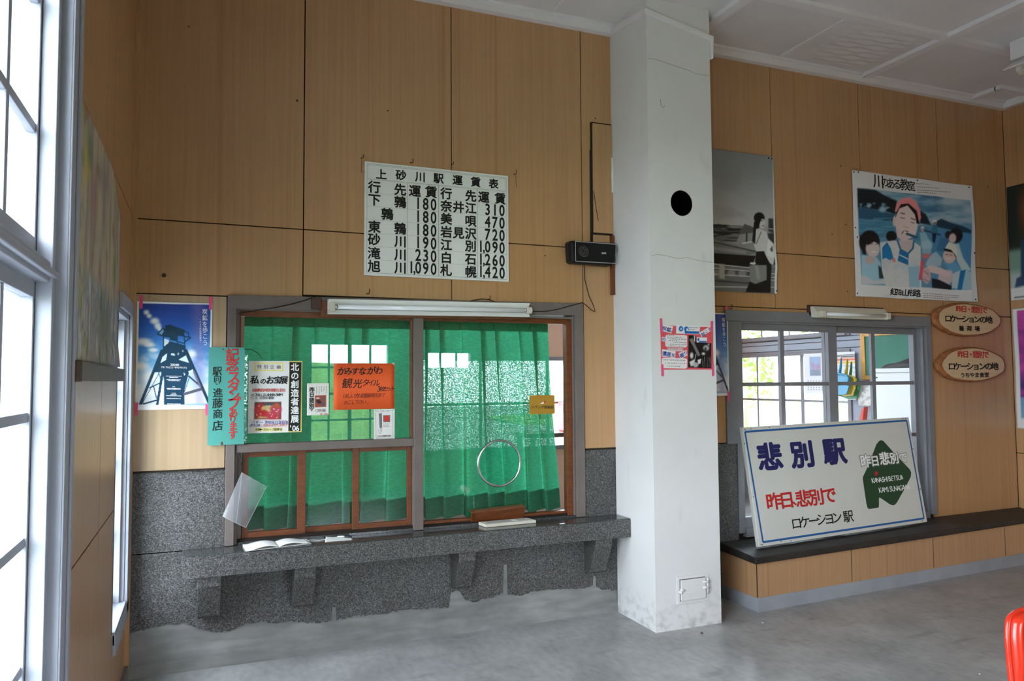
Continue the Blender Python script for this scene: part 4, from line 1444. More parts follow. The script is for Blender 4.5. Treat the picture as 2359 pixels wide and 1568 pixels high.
b.build('string', M['cable'], q)

# ================================================================== PAPERS ON THE GLASS
GY = 0.0385
nt = wall_sheet(0.616, 0.922, 1.302, 1.728, GY, [(72, 188), (785, 172), (800, 1145), (88, 1178)])
cv = Canvas(nt, 110, 150, (228, 228, 226))
cv.poly([(612, 176), (785, 172), (805, 1145), (618, 1150)], (228, 216, 110), 2)
cv.poly([(614, 190), (775, 188), (785, 1133), (622, 1138)], (22, 20, 22), 2)
cv.poly([(148, 210), (535, 200), (538, 322), (150, 328)], (236, 228, 120), 2); cv.poly([(166, 226), (518, 218), (520, 304), (168, 310)], (232, 230, 224), 2)
cv.poly([(165, 750), (520, 738), (525, 978), (165, 982)], (150, 60, 60), 4)
cv.poly([(170, 755), (515, 745), (516, 800), (170, 808)], (70, 74, 80), 8)
cv.poly([(215, 800), (480, 790), (480, 960), (215, 970)], (206, 176, 110), 14)
for cx, cy, rx, ry, c in ((215, 860, 45, 90, (186, 40, 40)), (290, 900, 60, 46, (190, 36, 36)), (400, 925, 85, 50, (190, 50, 70)), (450, 840, 75, 60, (186, 60, 84)), (460, 790, 42, 36, (176, 84, 50)), (245, 790, 34, 30, (190, 40, 34))):
    cv.ell(cx, cy, rx, ry, c, 0.25)
for i in range(16):
    cv.ell(200 + 300 * random.random(), 790 + 170 * random.random(), 8, 6, (232, 214, 200), 0.4)
for i, c in enumerate(((232, 224, 150), (232, 224, 150))):
    pass
cv.poly([(170, 1100), (548, 1090), (550, 1140), (172, 1146)], (236, 228, 150), 3)
q = cv.build('exhibition_notice', M['print'])
tag(q, 'white handwritten exhibition notice with a black side strip, stuck on the pane', 'notice')
b = MB(); nt.text(b, '特別企画', 215, 268, 62, 86, -2, bold=0.0)
for ch, x, y, s_ in (('私', 162, 445, 120), ('の', 272, 462, 82), ('お', 365, 445, 115), ('宝', 462, 440, 104), ('展', 545, 440, 112)): nt.char(b, ch, x, y, s_, bold=0.035, shear=0.15)
nt.text(b, 'とき 7月1日,2日 AM10時-5時PM', 125, 655, 40, 19.5, -0.6, bold=0.012)
nt.text(b, 'ところ 旧上砂川駅舎', 125, 693, 40, 31, -0.6, bold=0.012)
nt.text(b, '主催', 200, 1120, 34, 30, -1, bold=0.01); nt.poly(b, [(245, 1106), (282, 1120), (245, 1134)]); nt.text(b, 'グループ創夢会', 308, 1119, 38, 36, -1, bold=0.004)
b.split('black_lettering', M['ink'], q)
b = MB(); nt.text(b, '北の創造者達展', 688, 260, 112, 2.6, 118, bold=0.03); nt.text(b, "'06", 650, 1095, 74, 46, bold=0.03)
tag(b.split('white_lettering', M['whiteink'], q), 'white lettering on the black strip', None)
b = MB(); nt.text(b, '絵画陶芸木彫刻箱型山荘化', 155, 588, 50, 36, -0.8, bold=0.012)
nt.text(b, 'やきそば・おにぎり・そばまで', 300, 1062, 34, 21, -0.8, bold=0.01)
nt.line(b, (103, 995), (590, 990), 3); nt.line(b, (590, 990), (592, 1078), 3); nt.line(b, (105, 1085), (592, 1078), 3); nt.line(b, (103, 995), (105, 1085), 3)
tag(b.split('red_lettering', M['redink'], q), 'red handwriting', None)
b = MB(); nt.text(b, 'バザー', 155, 1025, 46, 52, -1, bold=0.02); nt.text(b, '7月1日(土)2日(日)', 320, 1022, 44, 26, -0.6, bold=0.015); nt.text(b, 'AM11時〜', 130, 1064, 36, 25, -0.6, bold=0.015)
tag(b.split('blue_lettering', M['blueink'], q), 'blue handwriting', None)

cs = wall_sheet(0.952, 1.081, 1.400, 1.593, GY, [(868, 490), (1170, 483), (1178, 915), (876, 925)])
cv = Canvas(cs, 50, 72, (226, 224, 216))
cv.poly([(980, 655), (1135, 645), (1140, 808), (982, 814)], (150, 70, 54), 5)
cv.ell(1035, 735, 40, 26, (46, 30, 30), 0.3, 0.5); cv.ell(1095, 700, 20, 20, (96, 84, 90), 0.3); cv.ell(1090, 770, 30, 26, (92, 80, 88), 0.3); cv.ell(1020, 690, 26, 12, (220, 190, 180), 0.4)
q = cv.build('picture_card', M['print'])
tag(q, 'small white card with a brown picture and brush writing, on the pane beside the notice', 'card')
b = MB()
for ch, y in zip('昨日、悲別で', (575, 645, 668, 720, 795, 850)): cs.char(b, ch, 935, y, 74 if ch not in 'で、' else 44, bold=0.04)
cs.text(b, '上砂川橋', 1022, 855, 32, 28, bold=0.005)
for a, c in (((995, 840), (1130, 834)), ((1130, 834), (1132, 875)), ((997, 880), (1132, 875)), ((995, 840), (997, 880))): cs.line(b, a, c, 2.5)
b.split('black_lettering', M['ink'], q)
b = MB()
for x, yb in ((1000, 625), (1035, 630), (1068, 600), (1102, 590), (1134, 610)):
    for y in range(525, yb, 14): cs.rect(b, x - 4, y, x + 4, y + 9)
b.split('small_print', M['greyink'], q)
b = MB(); cs.text(b, '¥1,100', 1068, 905, 26, 17, bold=0.01); b.build('price', M['redink'], q)

og = wall_sheet(1.110, 1.486, 1.430, 1.714, GY, [(1233, 232), (2045, 205), (2065, 805), (1250, 845)], lambda u, v: 0.0015 * math.sin(7 * u))
b = MB(); b.grid(14, 2, lambda u, v: og.P(u * og.W, v * og.H))
q = b.build('orange_sign', M['orange'], solid=0.0008, smooth=True)
tag(q, 'orange paper sign with black handwriting stuck on the ticket window pane', 'sign')
b = MB()
for ch, x, y, s_ in (('か', 1340, 330, 120), ('み', 1430, 328, 110), ('す', 1520, 325, 105), ('な', 1620, 320, 110), ('が', 1738, 310, 118), ('わ', 1842, 305, 110)): og.char(b, ch, x, y, s_, bold=0.022, shear=0.22)
for ch, x, y, s_ in (('観', 1420, 488, 140), ('光', 1560, 488, 128), ('タ', 1670, 470, 104), ('イ', 1740, 470, 92), ('ル', 1815, 470, 100)): og.char(b, ch, x, y, s_, bold=0.008, shear=0.2)
og.text(b, '3枚セット', 1848, 550, 74, 47, -3, bold=0.01, shear=0.2)
og.text(b, 'ほしい方は進藤商店まで', 1400, 655, 66, 51, -2.5, bold=-0.004, shear=0.2)
og.text(b, 'おこし下さい.', 1412, 742, 60, 49, -3, bold=-0.004, shear=0.2)
b.split('lettering', M['ink'], q)
for pts in ([(1205, 250), (1250, 215), (1270, 240), (1225, 280)], [(2010, 190), (2050, 195), (2055, 230), (2020, 220)], [(2050, 790), (2085, 800), (2060, 830), (2040, 815)], [(1225, 830), (1270, 850), (1310, 860), (1280, 885)]):
    b = MB(); og.poly(b, pts, 0.001); b.build('clear_tape', M['plasticclear'], q)

pc = wall_sheet(1.357, 1.488, 1.241, 1.428, GY, [(1775, 845), (2055, 822), (2072, 1242), (1782, 1250)])
q = pc.board('phone_card_notice', M['paper'], 0.001)
tag(q, 'small white telephone card notice with a red disc, below the orange sign', 'notice')
b = MB(); pc.text(b, 'テレフォンカード', 1800, 862, 36, 32, -2)
pc.text(b, '上砂川町観光協会', 1838, 1203, 26, 24, -1, bold=0.01)
for a, c in (((1798, 885), (1812, 1230)), ((2030, 870), (2048, 1228)), ((1840, 880), (1858, 1080)), ((1876, 876), (1886, 1076)), ((1840, 1100), (1842, 1140)), ((1842, 1140), (1865, 1172)), ((1865, 1172), (1886, 1135)), ((1886, 1135), (1884, 1095)), ((1866, 1095), (1866, 1145)), ((1812, 1230), (2048, 1228))): pc.line(b, a, c, 3)
b.split('lettering', M['ink'], q)
b = MB(); pc.poly(b, [(1842, 895), (1876, 892), (1884, 1090), (1856, 1092)]); pc.poly(b, [(1898, 915), (1995, 908), (1998, 1006), (1902, 1010)])
for y in (1030, 1048, 1066): pc.rect(b, 1902, y, 1985, y + 5)
b.build('grey_print', M['greyink'], q)
b = MB(); pc.ellipse(b, 1948, 958, 38, 42, 0.0014); b.build('red_disc', M['redink'], q)

gd = wall_sheet(2.412, 2.600, 1.373, 1.501, 0.036, [(1220, 910), (1277, 909), (1278, 953), (1220, 954)])
b = MB()
cr = []
for (ux, vz, a0) in ((0.01, 0.01, 180), (0.178, 0.01, 270), (0.178, 0.118, 0), (0.01, 0.118, 90)):
    for i in range(5):
        a = math.radians(a0 + i * 22.5)
        cr.append(gd.P(ux + 0.01 * math.cos(a), vz + 0.01 * math.sin(a)))
b.prism(cr, -gd.N * 0.002)
q = b.build('gold_card_sign', M['gold'])
tag(q, 'gold card sign with dark lettering and a red and white arrow mark', 'sign')
b = MB(); gd.text(b, 'ジパング倶楽部', 1226.5, 936.5, 7.8, 7.4, 0.15, bold=0.01); b.split('lettering', M['ink'], q)
b = MB(); gd.poly(b, [(1243, 930), (1252, 924), (1253, 929)]); b.build('white_mark', M['whiteink'], q)
b = MB(); gd.poly(b, [(1253, 929), (1251, 924.5), (1258, 922.5)], 0.0012); b.build('red_mark', M['redpaint'], q)

# ================================================================== CURTAINS


def curtain(name, label, x0, x1, x0b, x1b, zt, zb, npl, ph, seed):
    rs = random.Random(seed)
    off = [rs.uniform(-0.35, 0.35) for _ in range(npl + 3)]

    def sfc(u, v, dy=0.0):      # v = 0 bottom
        t = 1 - v
        xa = x0 + (x0b - x0) * t; xb = x1 + (x1b - x1) * t
        s_ = u * npl + ph + 0.16 * math.sin(2.4 * u * npl + 1.7 * seed) + 0.05 * t * math.sin(5 * u + seed)
        amp = 0.010 + 0.042 * min(1, t * 2.2)
        k = int(s_) % len(off)
        f = math.sin(2 * math.pi * s_ + off[k] * t * 0.6 * math.sin(math.pi * (s_ % 1)))
        sag = -0.012 * abs(math.sin(math.pi * s_)) * max(0, 1 - t * 6)
        x = xa + (xb - xa) * u - (xb - xa) / npl * 0.33 * f + 0.012 * t * math.sin(2.2 * s_ + 4 * t)
        return (x, 0.165 - amp * f + dy, zt + (zb - zt) * t + sag)
    nu, nv = 28 * npl, 36
    mb = MB(); mb.grid(nu, nv, sfc)
    o = mb.build(name, M['curtain'], smooth=True)
    tag(o, label, 'curtain')
    mb = MB(); mb.grid(nu, 5, lambda u, v: sfc(u, 1 - 0.062 * (1 - v), 0.004))
    mb.build('header_band', M['curtain2'], o, smooth=True)
    mb = MB(); mb.grid(nu, 7, lambda u, v: sfc(u, 0.105 * v, 0.004))
    mb.build('hem', M['curtain2'], o, smooth=True)
    return o


curtain('curtain', 'green pleated curtain behind the ticket window panes with the paper notices', 0.635, 1.66, 0.60, 1.64, 2.03, 0.715, 7, 0.2, 1)
curtain('curtain', 'green pleated curtain behind the ticket window pane with the chrome ring', 1.655, 2.575, 1.645, 2.665, 2.03, 0.705, 7, 0.55, 2)
b = MB(); b.tube([(0.52, 0.165, 2.045), (2.78, 0.165, 2.05)], 0.009, 10)
tag(b.build('curtain_rod', M['metal'], smooth=True), 'metal rod carrying the green curtains inside the ticket window', 'rod')

# ================================================================== COUNTER OBJECTS
nb = thing('open_notebook', 'open notebook with blank white pages lying on the terrazzo counter', 'notebook', (0.77, -0.11, 0.67))
ang = math.radians(4)


def book(u, v, lift):
    # u along the counter, v depth, spine at u = 0
    ca, sa = math.cos(ang), math.sin(ang)
    x, y = u, v
    return (0.775 + x * ca - y * sa, -0.095 + x * sa + y * ca, 0.673 + lift)


b = MB()
for s_ in (-1, 1):
    wv = 0.180 if s_ < 0 else 0.168
    b.grid(14, 6, lambda u, v: book(s_ * wv * u, -0.075 + 0.15 * v + (0.01 * u if s_ > 0 else -0.014 * u), 0.003 + 0.016 * math.sin(math.pi * min(1, u * 1.15)) * (1 - 0.5 * u) + 0.004 * u * math.sin(3 * v + s_)))
pg = b.build('pages', M['paper'], nb, smooth=True, solid=0.004)
b = MB()
for s_ in (-1, 1):
    b.grid(4, 2, lambda u, v: book(s_ * 0.18 * u, -0.077 + 0.154 * v + (0.01 * u if s_ > 0 else -0.014 * u), 0.0))
b.build('cover', M['white'], nb, solid=0.002)
b = MB(); b.tube([book(0.16, 0.02, 0.006), book(0.20, 0.03, 0.002), (1.02, -0.07, 0.673), (1.055, -0.06, 0.675)], 0.0016, 5)
b.build('string', M['whiteink'], nb)
b = MB()
pp = [(1.062, 0.0), (1.212, -0.012), (1.197, -0.13), (1.040, -0.125)]


def bil(u, v):
    p = [Vector(q) for q in pp]
    a = p[3].lerp(p[2], u); c = p[0].lerp(p[1], u); r = a.lerp(c, v)
    return (r.x, r.y, 0.672 + 0.006 * max(0, v - 0.75) * 4 * max(0, 0.3 - u) / 0.3)


b.grid(14, 10, bil)
tag(b.build('loose_paper', M['paper'], smooth=True, solid=0.0012), 'loose white sheet of paper lying under the pen on the counter', 'paper')
pn = thing('marker_pen', 'white pen with a dark cap lying across the loose sheet', 'pen', (1.17, -0.06, 0.673))
p0, p1, p2 = Vector((1.125, -0.035, 0.680)), Vector((1.165, -0.055, 0.680)), Vector((1.203, -0.073, 0.680))
b = MB(); b.tube([p0, p1], [0.003, 0.0055], 10); b.build('barrel', M['white'], pn, smooth=True)
b = MB(); b.tube([p1, p2], 0.0062, 10); b.build('cap', mat('pen_cap_blue', C(28, 32, 46), 0.4), pn, smooth=True)
tr = thing('money_tray', 'flat pale grey tray on the counter in front of the wooden flap', 'tray', (2.2, -0.06, 0.67))
b = MB()
b.hexa([(2.045, -0.10, 0.671), (2.40, -0.085, 0.671), (2.372, 0.014, 0.671), (2.03, 0.0, 0.671)], [(2.045, -0.10, 0.690), (2.40, -0.085, 0.690), (2.372, 0.014, 0.692), (2.03, 0.0, 0.692)])
b.build('tray_body', M['ivory'], tr, bevel=0.003)
b = MB(); b.hexa([(2.068, -0.088, 0.690), (2.375, -0.074, 0.690), (2.35, 0.0, 0.692), (2.055, -0.008, 0.692)], [(2.068, -0.088, 0.6915), (2.375, -0.074, 0.6915), (2.35, 0.0, 0.6935), (2.055, -0.008, 0.6935)])
b.build('ribbed_mat', mat('tray_mat_grey', C(176, 174, 166), 0.7, var=0.15, scale=60), tr)
b = MB(); b.hexa([(2.245, -0.058, 0.6925), (2.285, -0.062, 0.6925), (2.27, -0.02, 0.6935), (2.24, -0.022, 0.6935)], [(2.245, -0.058, 0.6935), (2.285, -0.062, 0.6935), (2.27, -0.02, 0.6945), (2.24, -0.022, 0.6945)])
tag(b.build('paper_slip', M['paper']), 'tiny white slip of paper on the grey tray', 'paper')

# clear sleeve hanging from a cord
sv = thing('clear_plastic_sleeve', 'clear plastic sleeve hanging askew from a cord by the ticket window', 'sleeve', (0.59, -0.03, 0.77))
c0, c1, c2, c3 = Vector((0.583, -0.035, 1.086)), Vector((0.719, -0.035, 0.998)), Vector((0.608, -0.035, 0.772)), Vector((0.483, -0.035, 0.846))
b = MB()
for d in (0.0, -0.01):
    b.grid(10, 10, lambda u, v: (c3.lerp(c2, u)).lerp(c0.lerp(c1, u), v) + Vector((0, d - 0.028 * (1 - abs(2 * ((u + v) / 2) - 1)) * (0 if d == 0 else 0.25) - 0.02 * math.sin(math.pi * u) * (1 if d else 0.6), 0)))
b.build('sleeve_sheet', M['plasticclear'], sv, smooth=True)
b = MB()
for a, c in ((c0, c1), (c1, c2), (c2, c3), (c3, c0)): b.tube([a, c], 0.0014, 5)
b.tube([c0 + Vector((0, -0.012, 0)), (c2 + c3) / 2 + Vector((0.01, -0.022, 0))], 0.0018, 5)
b.build('edge_weld', M['grid'], sv)
b = MB()
pts = [(0.560, -0.012, 1.19), (0.575, -0.02, 1.17)] + [(0.580 + (0.004 if i % 2 else -0.004), -0.035, 1.17 - i * 0.016) for i in range(1, 6)]
b.tube(pts, 0.0032, 6)
b.build('cord', M['cable'], sv)
# ================================================================== RED POSTER ON THE COLUMN
rp_ = wall_sheet(3.118, 3.529, 1.666, 1.958, cy0 - 0.003, [(700, 400), (1462, 395), (1478, 1020), (728, 1040)])
cv = Canvas(rp_, 150, 112, (212, 84, 92))
WH = (226, 224, 224)
wm = 1 - np.clip((cv.y - 408) / 4, 0, 1)
cv.blend(wm, (232, 232, 232))
for p in ([(735, 405), (885, 420), (862, 522), (732, 492)], [(930, 405), (1282, 400), (1268, 522), (930, 522)], [(1272, 495), (1420, 405), (1432, 470), (1300, 562)], [(728, 575), (782, 582), (780, 645), (728, 635)], [(735, 752), (930, 775), (922, 872), (732, 855)], [(970, 800), (1085, 752), (1100, 830), (1000, 885)], [(1232, 566), (1380, 566), (1380, 640), (1236, 642)]):
    cv.poly(p, WH, 3)


def rrect(x0, y0, x1, y1, r=30):
    out = []
    for cx, cy, a in ((x1 - r, y1 - r, 0), (x0 + r, y1 - r, 90), (x0 + r, y0 + r, 180), (x1 - r, y0 + r, 270)):
        for i in range(5):
            t = math.radians(a + i * 22.5); out.append((cx + r * math.cos(t), cy + r * math.sin(t)))
    return out


cv.poly(rrect(778, 540, 1092, 718), (226, 220, 220), 3); cv.poly(rrect(732, 872, 1098, 1018), (226, 220, 220), 3); cv.poly(rrect(808, 728, 1040, 775, 18), (220, 190, 192), 3)
K_ = (22, 20, 22)
cv.poly([(1112, 540), (1222, 540), (1224, 640), (1445, 645), (1445, 1002), (1112, 1002)], K_, 3)
cv.poly([(1190, 540), (1210, 540), (1205, 640), (1190, 620)], (200, 200, 200), 4)
cv.poly([(1120, 600), (1170, 580), (1225, 700), (1285, 820), (1250, 840), (1180, 700)], (120, 116, 116), 6)
cv.ell(1370, 715, 44, 40, (170, 168, 166), 0.3); cv.ell(1360, 735, 16, 30, (60, 58, 58), 0.4); cv.ell(1330, 800, 26, 20, (190, 188, 186), 0.4); cv.ell(1405, 665, 14, 20, (150, 150, 150), 0.4)
cv.ell(1160, 830, 26, 44, (200, 196, 194), 0.4); cv.poly([(1130, 920), (1200, 880), (1215, 960), (1150, 985)], (206, 204, 204), 8); cv.ell(1220, 960, 40, 36, (176, 172, 172), 0.3); cv.poly([(1245, 890), (1300, 870), (1290, 940), (1255, 950)], (214, 212, 212), 5)
cv.line([(1222, 810), (1205, 900)], 8, (200, 200, 200), 3)
for x in (1322, 1345, 1388, 1415, 1435): cv.line([(x, 840 + (x % 7) * 5), (x, 985)], 4, (150, 148, 148), 2)
cv.ell(1000, 450, 32, 38, (30, 96, 170), 0.15); cv.ell(1002, 452, 10, 16, (220, 224, 230), 0.4); cv.ell(1078, 452, 32, 38, (30, 96, 170), 0.15); cv.ell(1090, 462, 14, 22, (220, 224, 230), 0.3)
cv.poly([(1055, 482), (1262, 482), (1262, 515), (1055, 518)], (30, 96, 170), 3); cv.ell(1255, 598, 16, 22, (30, 96, 170), 0.15); cv.poly([(1262, 618), (1376, 616), (1376, 640), (1262, 640)], (50, 110, 176), 3)
q = cv.build('red_event_poster', M['print'])
tag(q, 'red and white event poster with a black and white photo, taped to the white column', 'poster')
b = MB()
NAV = dict(bold=0.025)
for ch, x, y, s_, r in (('炭', 760, 452, 66, -0.15), ('鉱', 828, 470, 72, -0.15), ('の', 757, 608, 56, -0.1), ('遺', 768, 812, 70, 0), ('産', 832, 822, 72, 0), ('を', 896, 830, 60, 0), ('掘', 1018, 830, 66, 0.4), ('り', 1068, 795, 56, 0.4), ('起', 1322, 518, 58, 0.5), ('こ', 1368, 480, 46, 0.5), ('す', 1412, 445, 48, 0.5)):
    rp_.char(b, ch, x, y, s_, rot=r, **NAV)
b.split('blue_lettering', mat('poster_blue_ink', C(30, 66, 140), 0.6), q)
b = MB()
for x0, x1, y in ((800, 900, 550), (800, 1005, 578), (826, 1080, 602), (824, 975, 628), (896, 1070, 650), (826, 1082, 678), (826, 1030, 702), (820, 1035, 745), (752, 1070, 902), (780, 1090, 946), (820, 1010, 988), (1110, 1260, 430), (1110, 1200, 460)):
    x = x0
    while x < x1:
        d = random.choice((9, 13, 16)); rp_.rect(b, x, y - 6, x + d, y + 5); x += d + random.choice((6, 9, 14))
b.split('small_print', M['greyink'], q)
for pts in ([(686, 310), (720, 310), (735, 520), (700, 524)], [(1430, 325), (1464, 322), (1462, 525), (1428, 470)], [(722, 968), (756, 965), (766, 1128), (732, 1134)], [(1450, 945), (1478, 942), (1486, 1110), (1454, 1112)]):
    tape(rp_, q, pts)

# ================================================================== BLACK AND WHITE POSTER
bw = wall_sheet(3.85, 4.497, 2.262, 3.346, -0.010, [(-60, 55), (598, 137), (657, 1490), (-34, 1474)], lambda u, v: 0.004 * math.sin(3 * v + 1) * u * u + (0.012 * math.exp(-((v - 0.2) / 0.07) ** 2) * max(0, u - 0.8) * 5))
cv = Canvas(bw, 150, 240, (150, 150, 150))
cv.grad([(60, (132, 134, 138)), (300, (142, 144, 146)), (560, (166, 166, 166)), (800, (186, 186, 184)), (1000, (150, 150, 150)), (1490, (120, 120, 120))])
n = cv.noise(200, 140, 8, 3); cv.blend(np.clip((n - 0.5) * 1.4, 0, 0.3), (120, 122, 124))
n = cv.noise(120, 18, 12, 3)
tree = np.clip((cv.y - 775 - 40 * n) / 12, 0, 1) * np.clip((330 - cv.x) / 30, 0, 1) * np.clip((975 - cv.y) / 12, 0, 1)
cv.blend(tree * np.clip(1.6 - 1.8 * n, 0.35, 1), (38, 38, 40))
cv.poly([(330, 790), (430, 830), (410, 880), (270, 900), (285, 860)], (92, 92, 92), 4)
cv.poly([(285, 895), (410, 880), (410, 1000), (240, 985)], (150, 150, 148), 5); cv.line([(350, 890), (348, 965)], 16, (60, 60, 60), 4); cv.line([(310, 985), (395, 968)], 12, (216, 216, 216), 3)
cv.poly([(0, 940), (440, 1060), (440, 1080), (330, 1110), (0, 1085)], (120, 120, 120), 4); cv.line([(-40, 965), (440, 1065)], 8, (40, 40, 40), 3)
cv.line([(-20, 1035), (330, 1075)], 30, (150, 150, 150), 14)
cv.poly([(-40, 1085), (440, 1110), (400, 1225), (-40, 1195)], (24, 24, 24), 5)
cv.poly([(-40, 1192), (400, 1228), (640, 1215), (660, 1480), (-40, 1480)], (112, 112, 112), 4)
cv.poly([(-30, 1250), (390, 1265), (390, 1310), (-30, 1300)], (70, 70, 70), 4)
for cx in (60, 200, 310): cv.ell(cx, 1290, 44, 34, (140, 140, 138), 0.3)
for y0_, y1_ in ((1193, 1230), (1235, 1265), (1300, 1318), (1432, 1428)): cv.line([(-40, y0_), (380, y1_)], 8, (208, 208, 208), 3)
cv.poly([(80, 1195), (135, 1200), (135, 1350), (80, 1345)], (176, 176, 174), 6); cv.line([(-40, 1365), (380, 1390)], 16, (70, 70, 70), 5)
for y_ in (1285, 1320, 1350, 1420): cv.line([(585, y_), (640, y_ + 4)], 6, (200, 200, 200), 2)
cv.poly([(560, 735), (605, 735), (612, 880), (560, 860)], (60, 60, 60), 8); cv.line([(565, 835), (610, 840)], 8, (190, 190, 190), 3); cv.poly([(555, 880), (620, 880), (628, 1200), (600, 1200)], (50, 50, 52), 8)
# the woman: skirt, blouse, hair, bag
cv.poly([(445, 1060), (520, 1055), (560, 1150), (590, 1200), (592, 1480), (345, 1480), (380, 1380), (430, 1230)], (26, 26, 26), 4)
cv.poly([(430, 850), (470, 838), (540, 865), (560, 940), (615, 990), (622, 1110), (605, 1200), (575, 1180), (545, 1120), (520, 1060), (445, 1065), (420, 1000)], (206, 206, 202), 4)
cv.poly([(560, 930), (612, 985), (622, 1110), (600, 1130), (545, 1100)], (226, 226, 224), 5); cv.poly([(578, 1040), (600, 1005), (608, 1060), (590, 1064)], (90, 90, 90), 5)
cv.line([(490, 870), (445, 985)], 6, (70, 70, 70), 3)
cv.ell(496, 775, 32, 62, (196, 194, 190), 0.12, -0.1); cv.ell(470, 730, 52, 54, (24, 24, 24), 0.12); cv.poly([(425, 745), (475, 755), (470, 830), (440, 840)], (22, 22, 22), 4)
cv.ell(503, 785, 24, 46, (204, 202, 198), 0.15); cv.line([(480, 760), (500, 757)], 7, (50, 50, 50), 3); cv.line([(504, 808), (518, 806)], 7, (60, 50, 50), 3)
cv.poly([(420, 770), (442, 780), (432, 990), (404, 960)], (24, 24, 24), 4)
cv.poly([(378, 1205), (545, 1200), (552, 1350), (440, 1395), (385, 1370)], (134, 134, 132), 5); cv.line([(450, 1215), (470, 1330)], 26, (164, 164, 162), 14); cv.line([(395, 1185), (430, 1185)], 22, (216, 216, 212), 4)
wm = 1 - np.clip(((595 + (cv.y - 137) * 0.0285) - cv.x) / 4, 0, 1)
cv.blend(wm, (222, 222, 222))
q = cv.build('monochrome_poster', M['print'])
tag(q, 'black and white poster of a woman with a bag, half hidden by the column', 'poster')
b = MB()
for x, y in ((551, 152), (583, 157), (650, 1462)): bw.ellipse(b, x, y, 7, 8, 0.003, 12)
b.split('drawing_pin', M['ink'], q)

# ================================================================== RIVER POSTER


def rwave(u, v):
    return 0.006 + 0.006 * math.sin(9 * v + 2 * u) * (0.3 + u) * 0.7 + 0.004 * math.sin(14 * u)


rv = wall_sheet(5.312, 6.742, 2.272, 3.320, -0.004, [(55, 47), (1410, 245), (1462, 1550), (92, 1482)], rwave)
cv = Canvas(rv, 230, 176, (226, 226, 228))
B1, B2, B3 = (70, 128, 166), (122, 176, 204), (22, 44, 62)
frame = [(112, 255), (250, 262), (760, 330), (1385, 410), (1412, 1410), (1180, 1412), (950, 1388), (430, 1360), (155, 1345)]
sky = cv.c.copy()
cv.poly(frame, (96, 150, 182), 4)
msk = np.abs(cv.c - sky).sum(-1) > 60
n = cv.noise(230, 70, 21, 4)
cv.blend(msk * np.clip((n - 0.42) * 3, 0, 0.8) * np.clip((760 - cv.y) / 90, 0, 1), (176, 196, 208)); cv.blend(msk * np.clip((0.5 - n) * 3, 0, 0.6) * np.clip((620 - cv.y) / 90, 0, 1), (48, 96, 132))
cv.blend(msk * np.clip((cv.x - 1000) / 300, 0, 0.35) * np.clip((640 - cv.y) / 90, 0, 1), (206, 214, 220))
cv.poly([(112, 255), (320, 280), (420, 340), (560, 400), (560, 560), (480, 530), (330, 500), (118, 470)], (14, 28, 38), 10)
n = cv.noise(50, 40, 31, 3); cv.blend(msk * np.clip((n - 0.58) * 6, 0, 0.8) * ((cv.y < 600) & (cv.x < 560) & (cv.y > 420)), (110, 160, 184))
cv.poly([(118, 470), (330, 500), (560, 560), (560, 640), (125, 600)], (40, 92, 124), 8); cv.ell(400, 495, 44, 34, (150, 184, 204), 0.4); cv.ell(240, 455, 26, 22, (150, 180, 200), 0.4)
cv.poly([(125, 600), (560, 640), (900, 700), (900, 860), (130, 800)], (70, 132, 166), 8)
n = cv.noise(120, 9, 41, 2); cv.blend(msk * np.clip((n - 0.5) * 4, 0, 0.5) * ((cv.y > 590) & (cv.y < 860) & (cv.x < 560)), (120, 176, 204))
cv.poly([(810, 515), (880, 560), (940, 680), (820, 660)], (20, 40, 50), 8); cv.poly([(1000, 640), (1060, 610), (1180, 660), (1280, 690), (1385, 740), (1385, 790), (1180, 740), (1000, 700)], (34, 62, 88), 8)
cv.poly([(900, 700), (1385, 780), (1410, 1200), (900, 1000)], (76, 140, 186), 10); cv.line([(870, 740), (1050, 790)], 16, (40, 60, 76), 5)
# far figures
cv.ell(980, 640, 28, 18, (226, 228, 226), 0.25); cv.ell(985, 662, 20, 18, (150, 130, 120), 0.3); cv.poly([(955, 680), (1015, 680), (1020, 760), (990, 870), (965, 870), (950, 760)], (60, 120, 150), 6); cv.poly([(955, 770), (1005, 770), (990, 880), (965, 870)], (24, 44, 74), 5)
cv.ell(845, 710, 20, 16, (214, 216, 216), 0.3); cv.ell(846, 735, 18, 20, (190, 150, 140), 0.3); cv.poly([(815, 760), (880, 760), (960, 920), (940, 1010), (850, 1000)], (150, 190, 208), 8)
cv.ell(900, 900, 60, 50, (170, 206, 222), 0.3); cv.ell(890, 1030, 50, 30, (210, 120, 130), 0.3)
cv.ell(1140, 790, 34, 44, (28, 36, 50), 0.2); cv.poly([(1050, 830), (1160, 830), (1180, 900), (1080, 980), (1010, 960)], (64, 120, 166), 8)
cv.ell(1225, 800, 72, 86, (26, 26, 32), 0.12); cv.ell(1190, 830, 40, 56, (222, 196, 190), 0.2); cv.poly([(1170, 890), (1260, 890), (1310, 1050), (1400, 1190), (1300, 1200), (1230, 1050)], (190, 212, 214), 8)
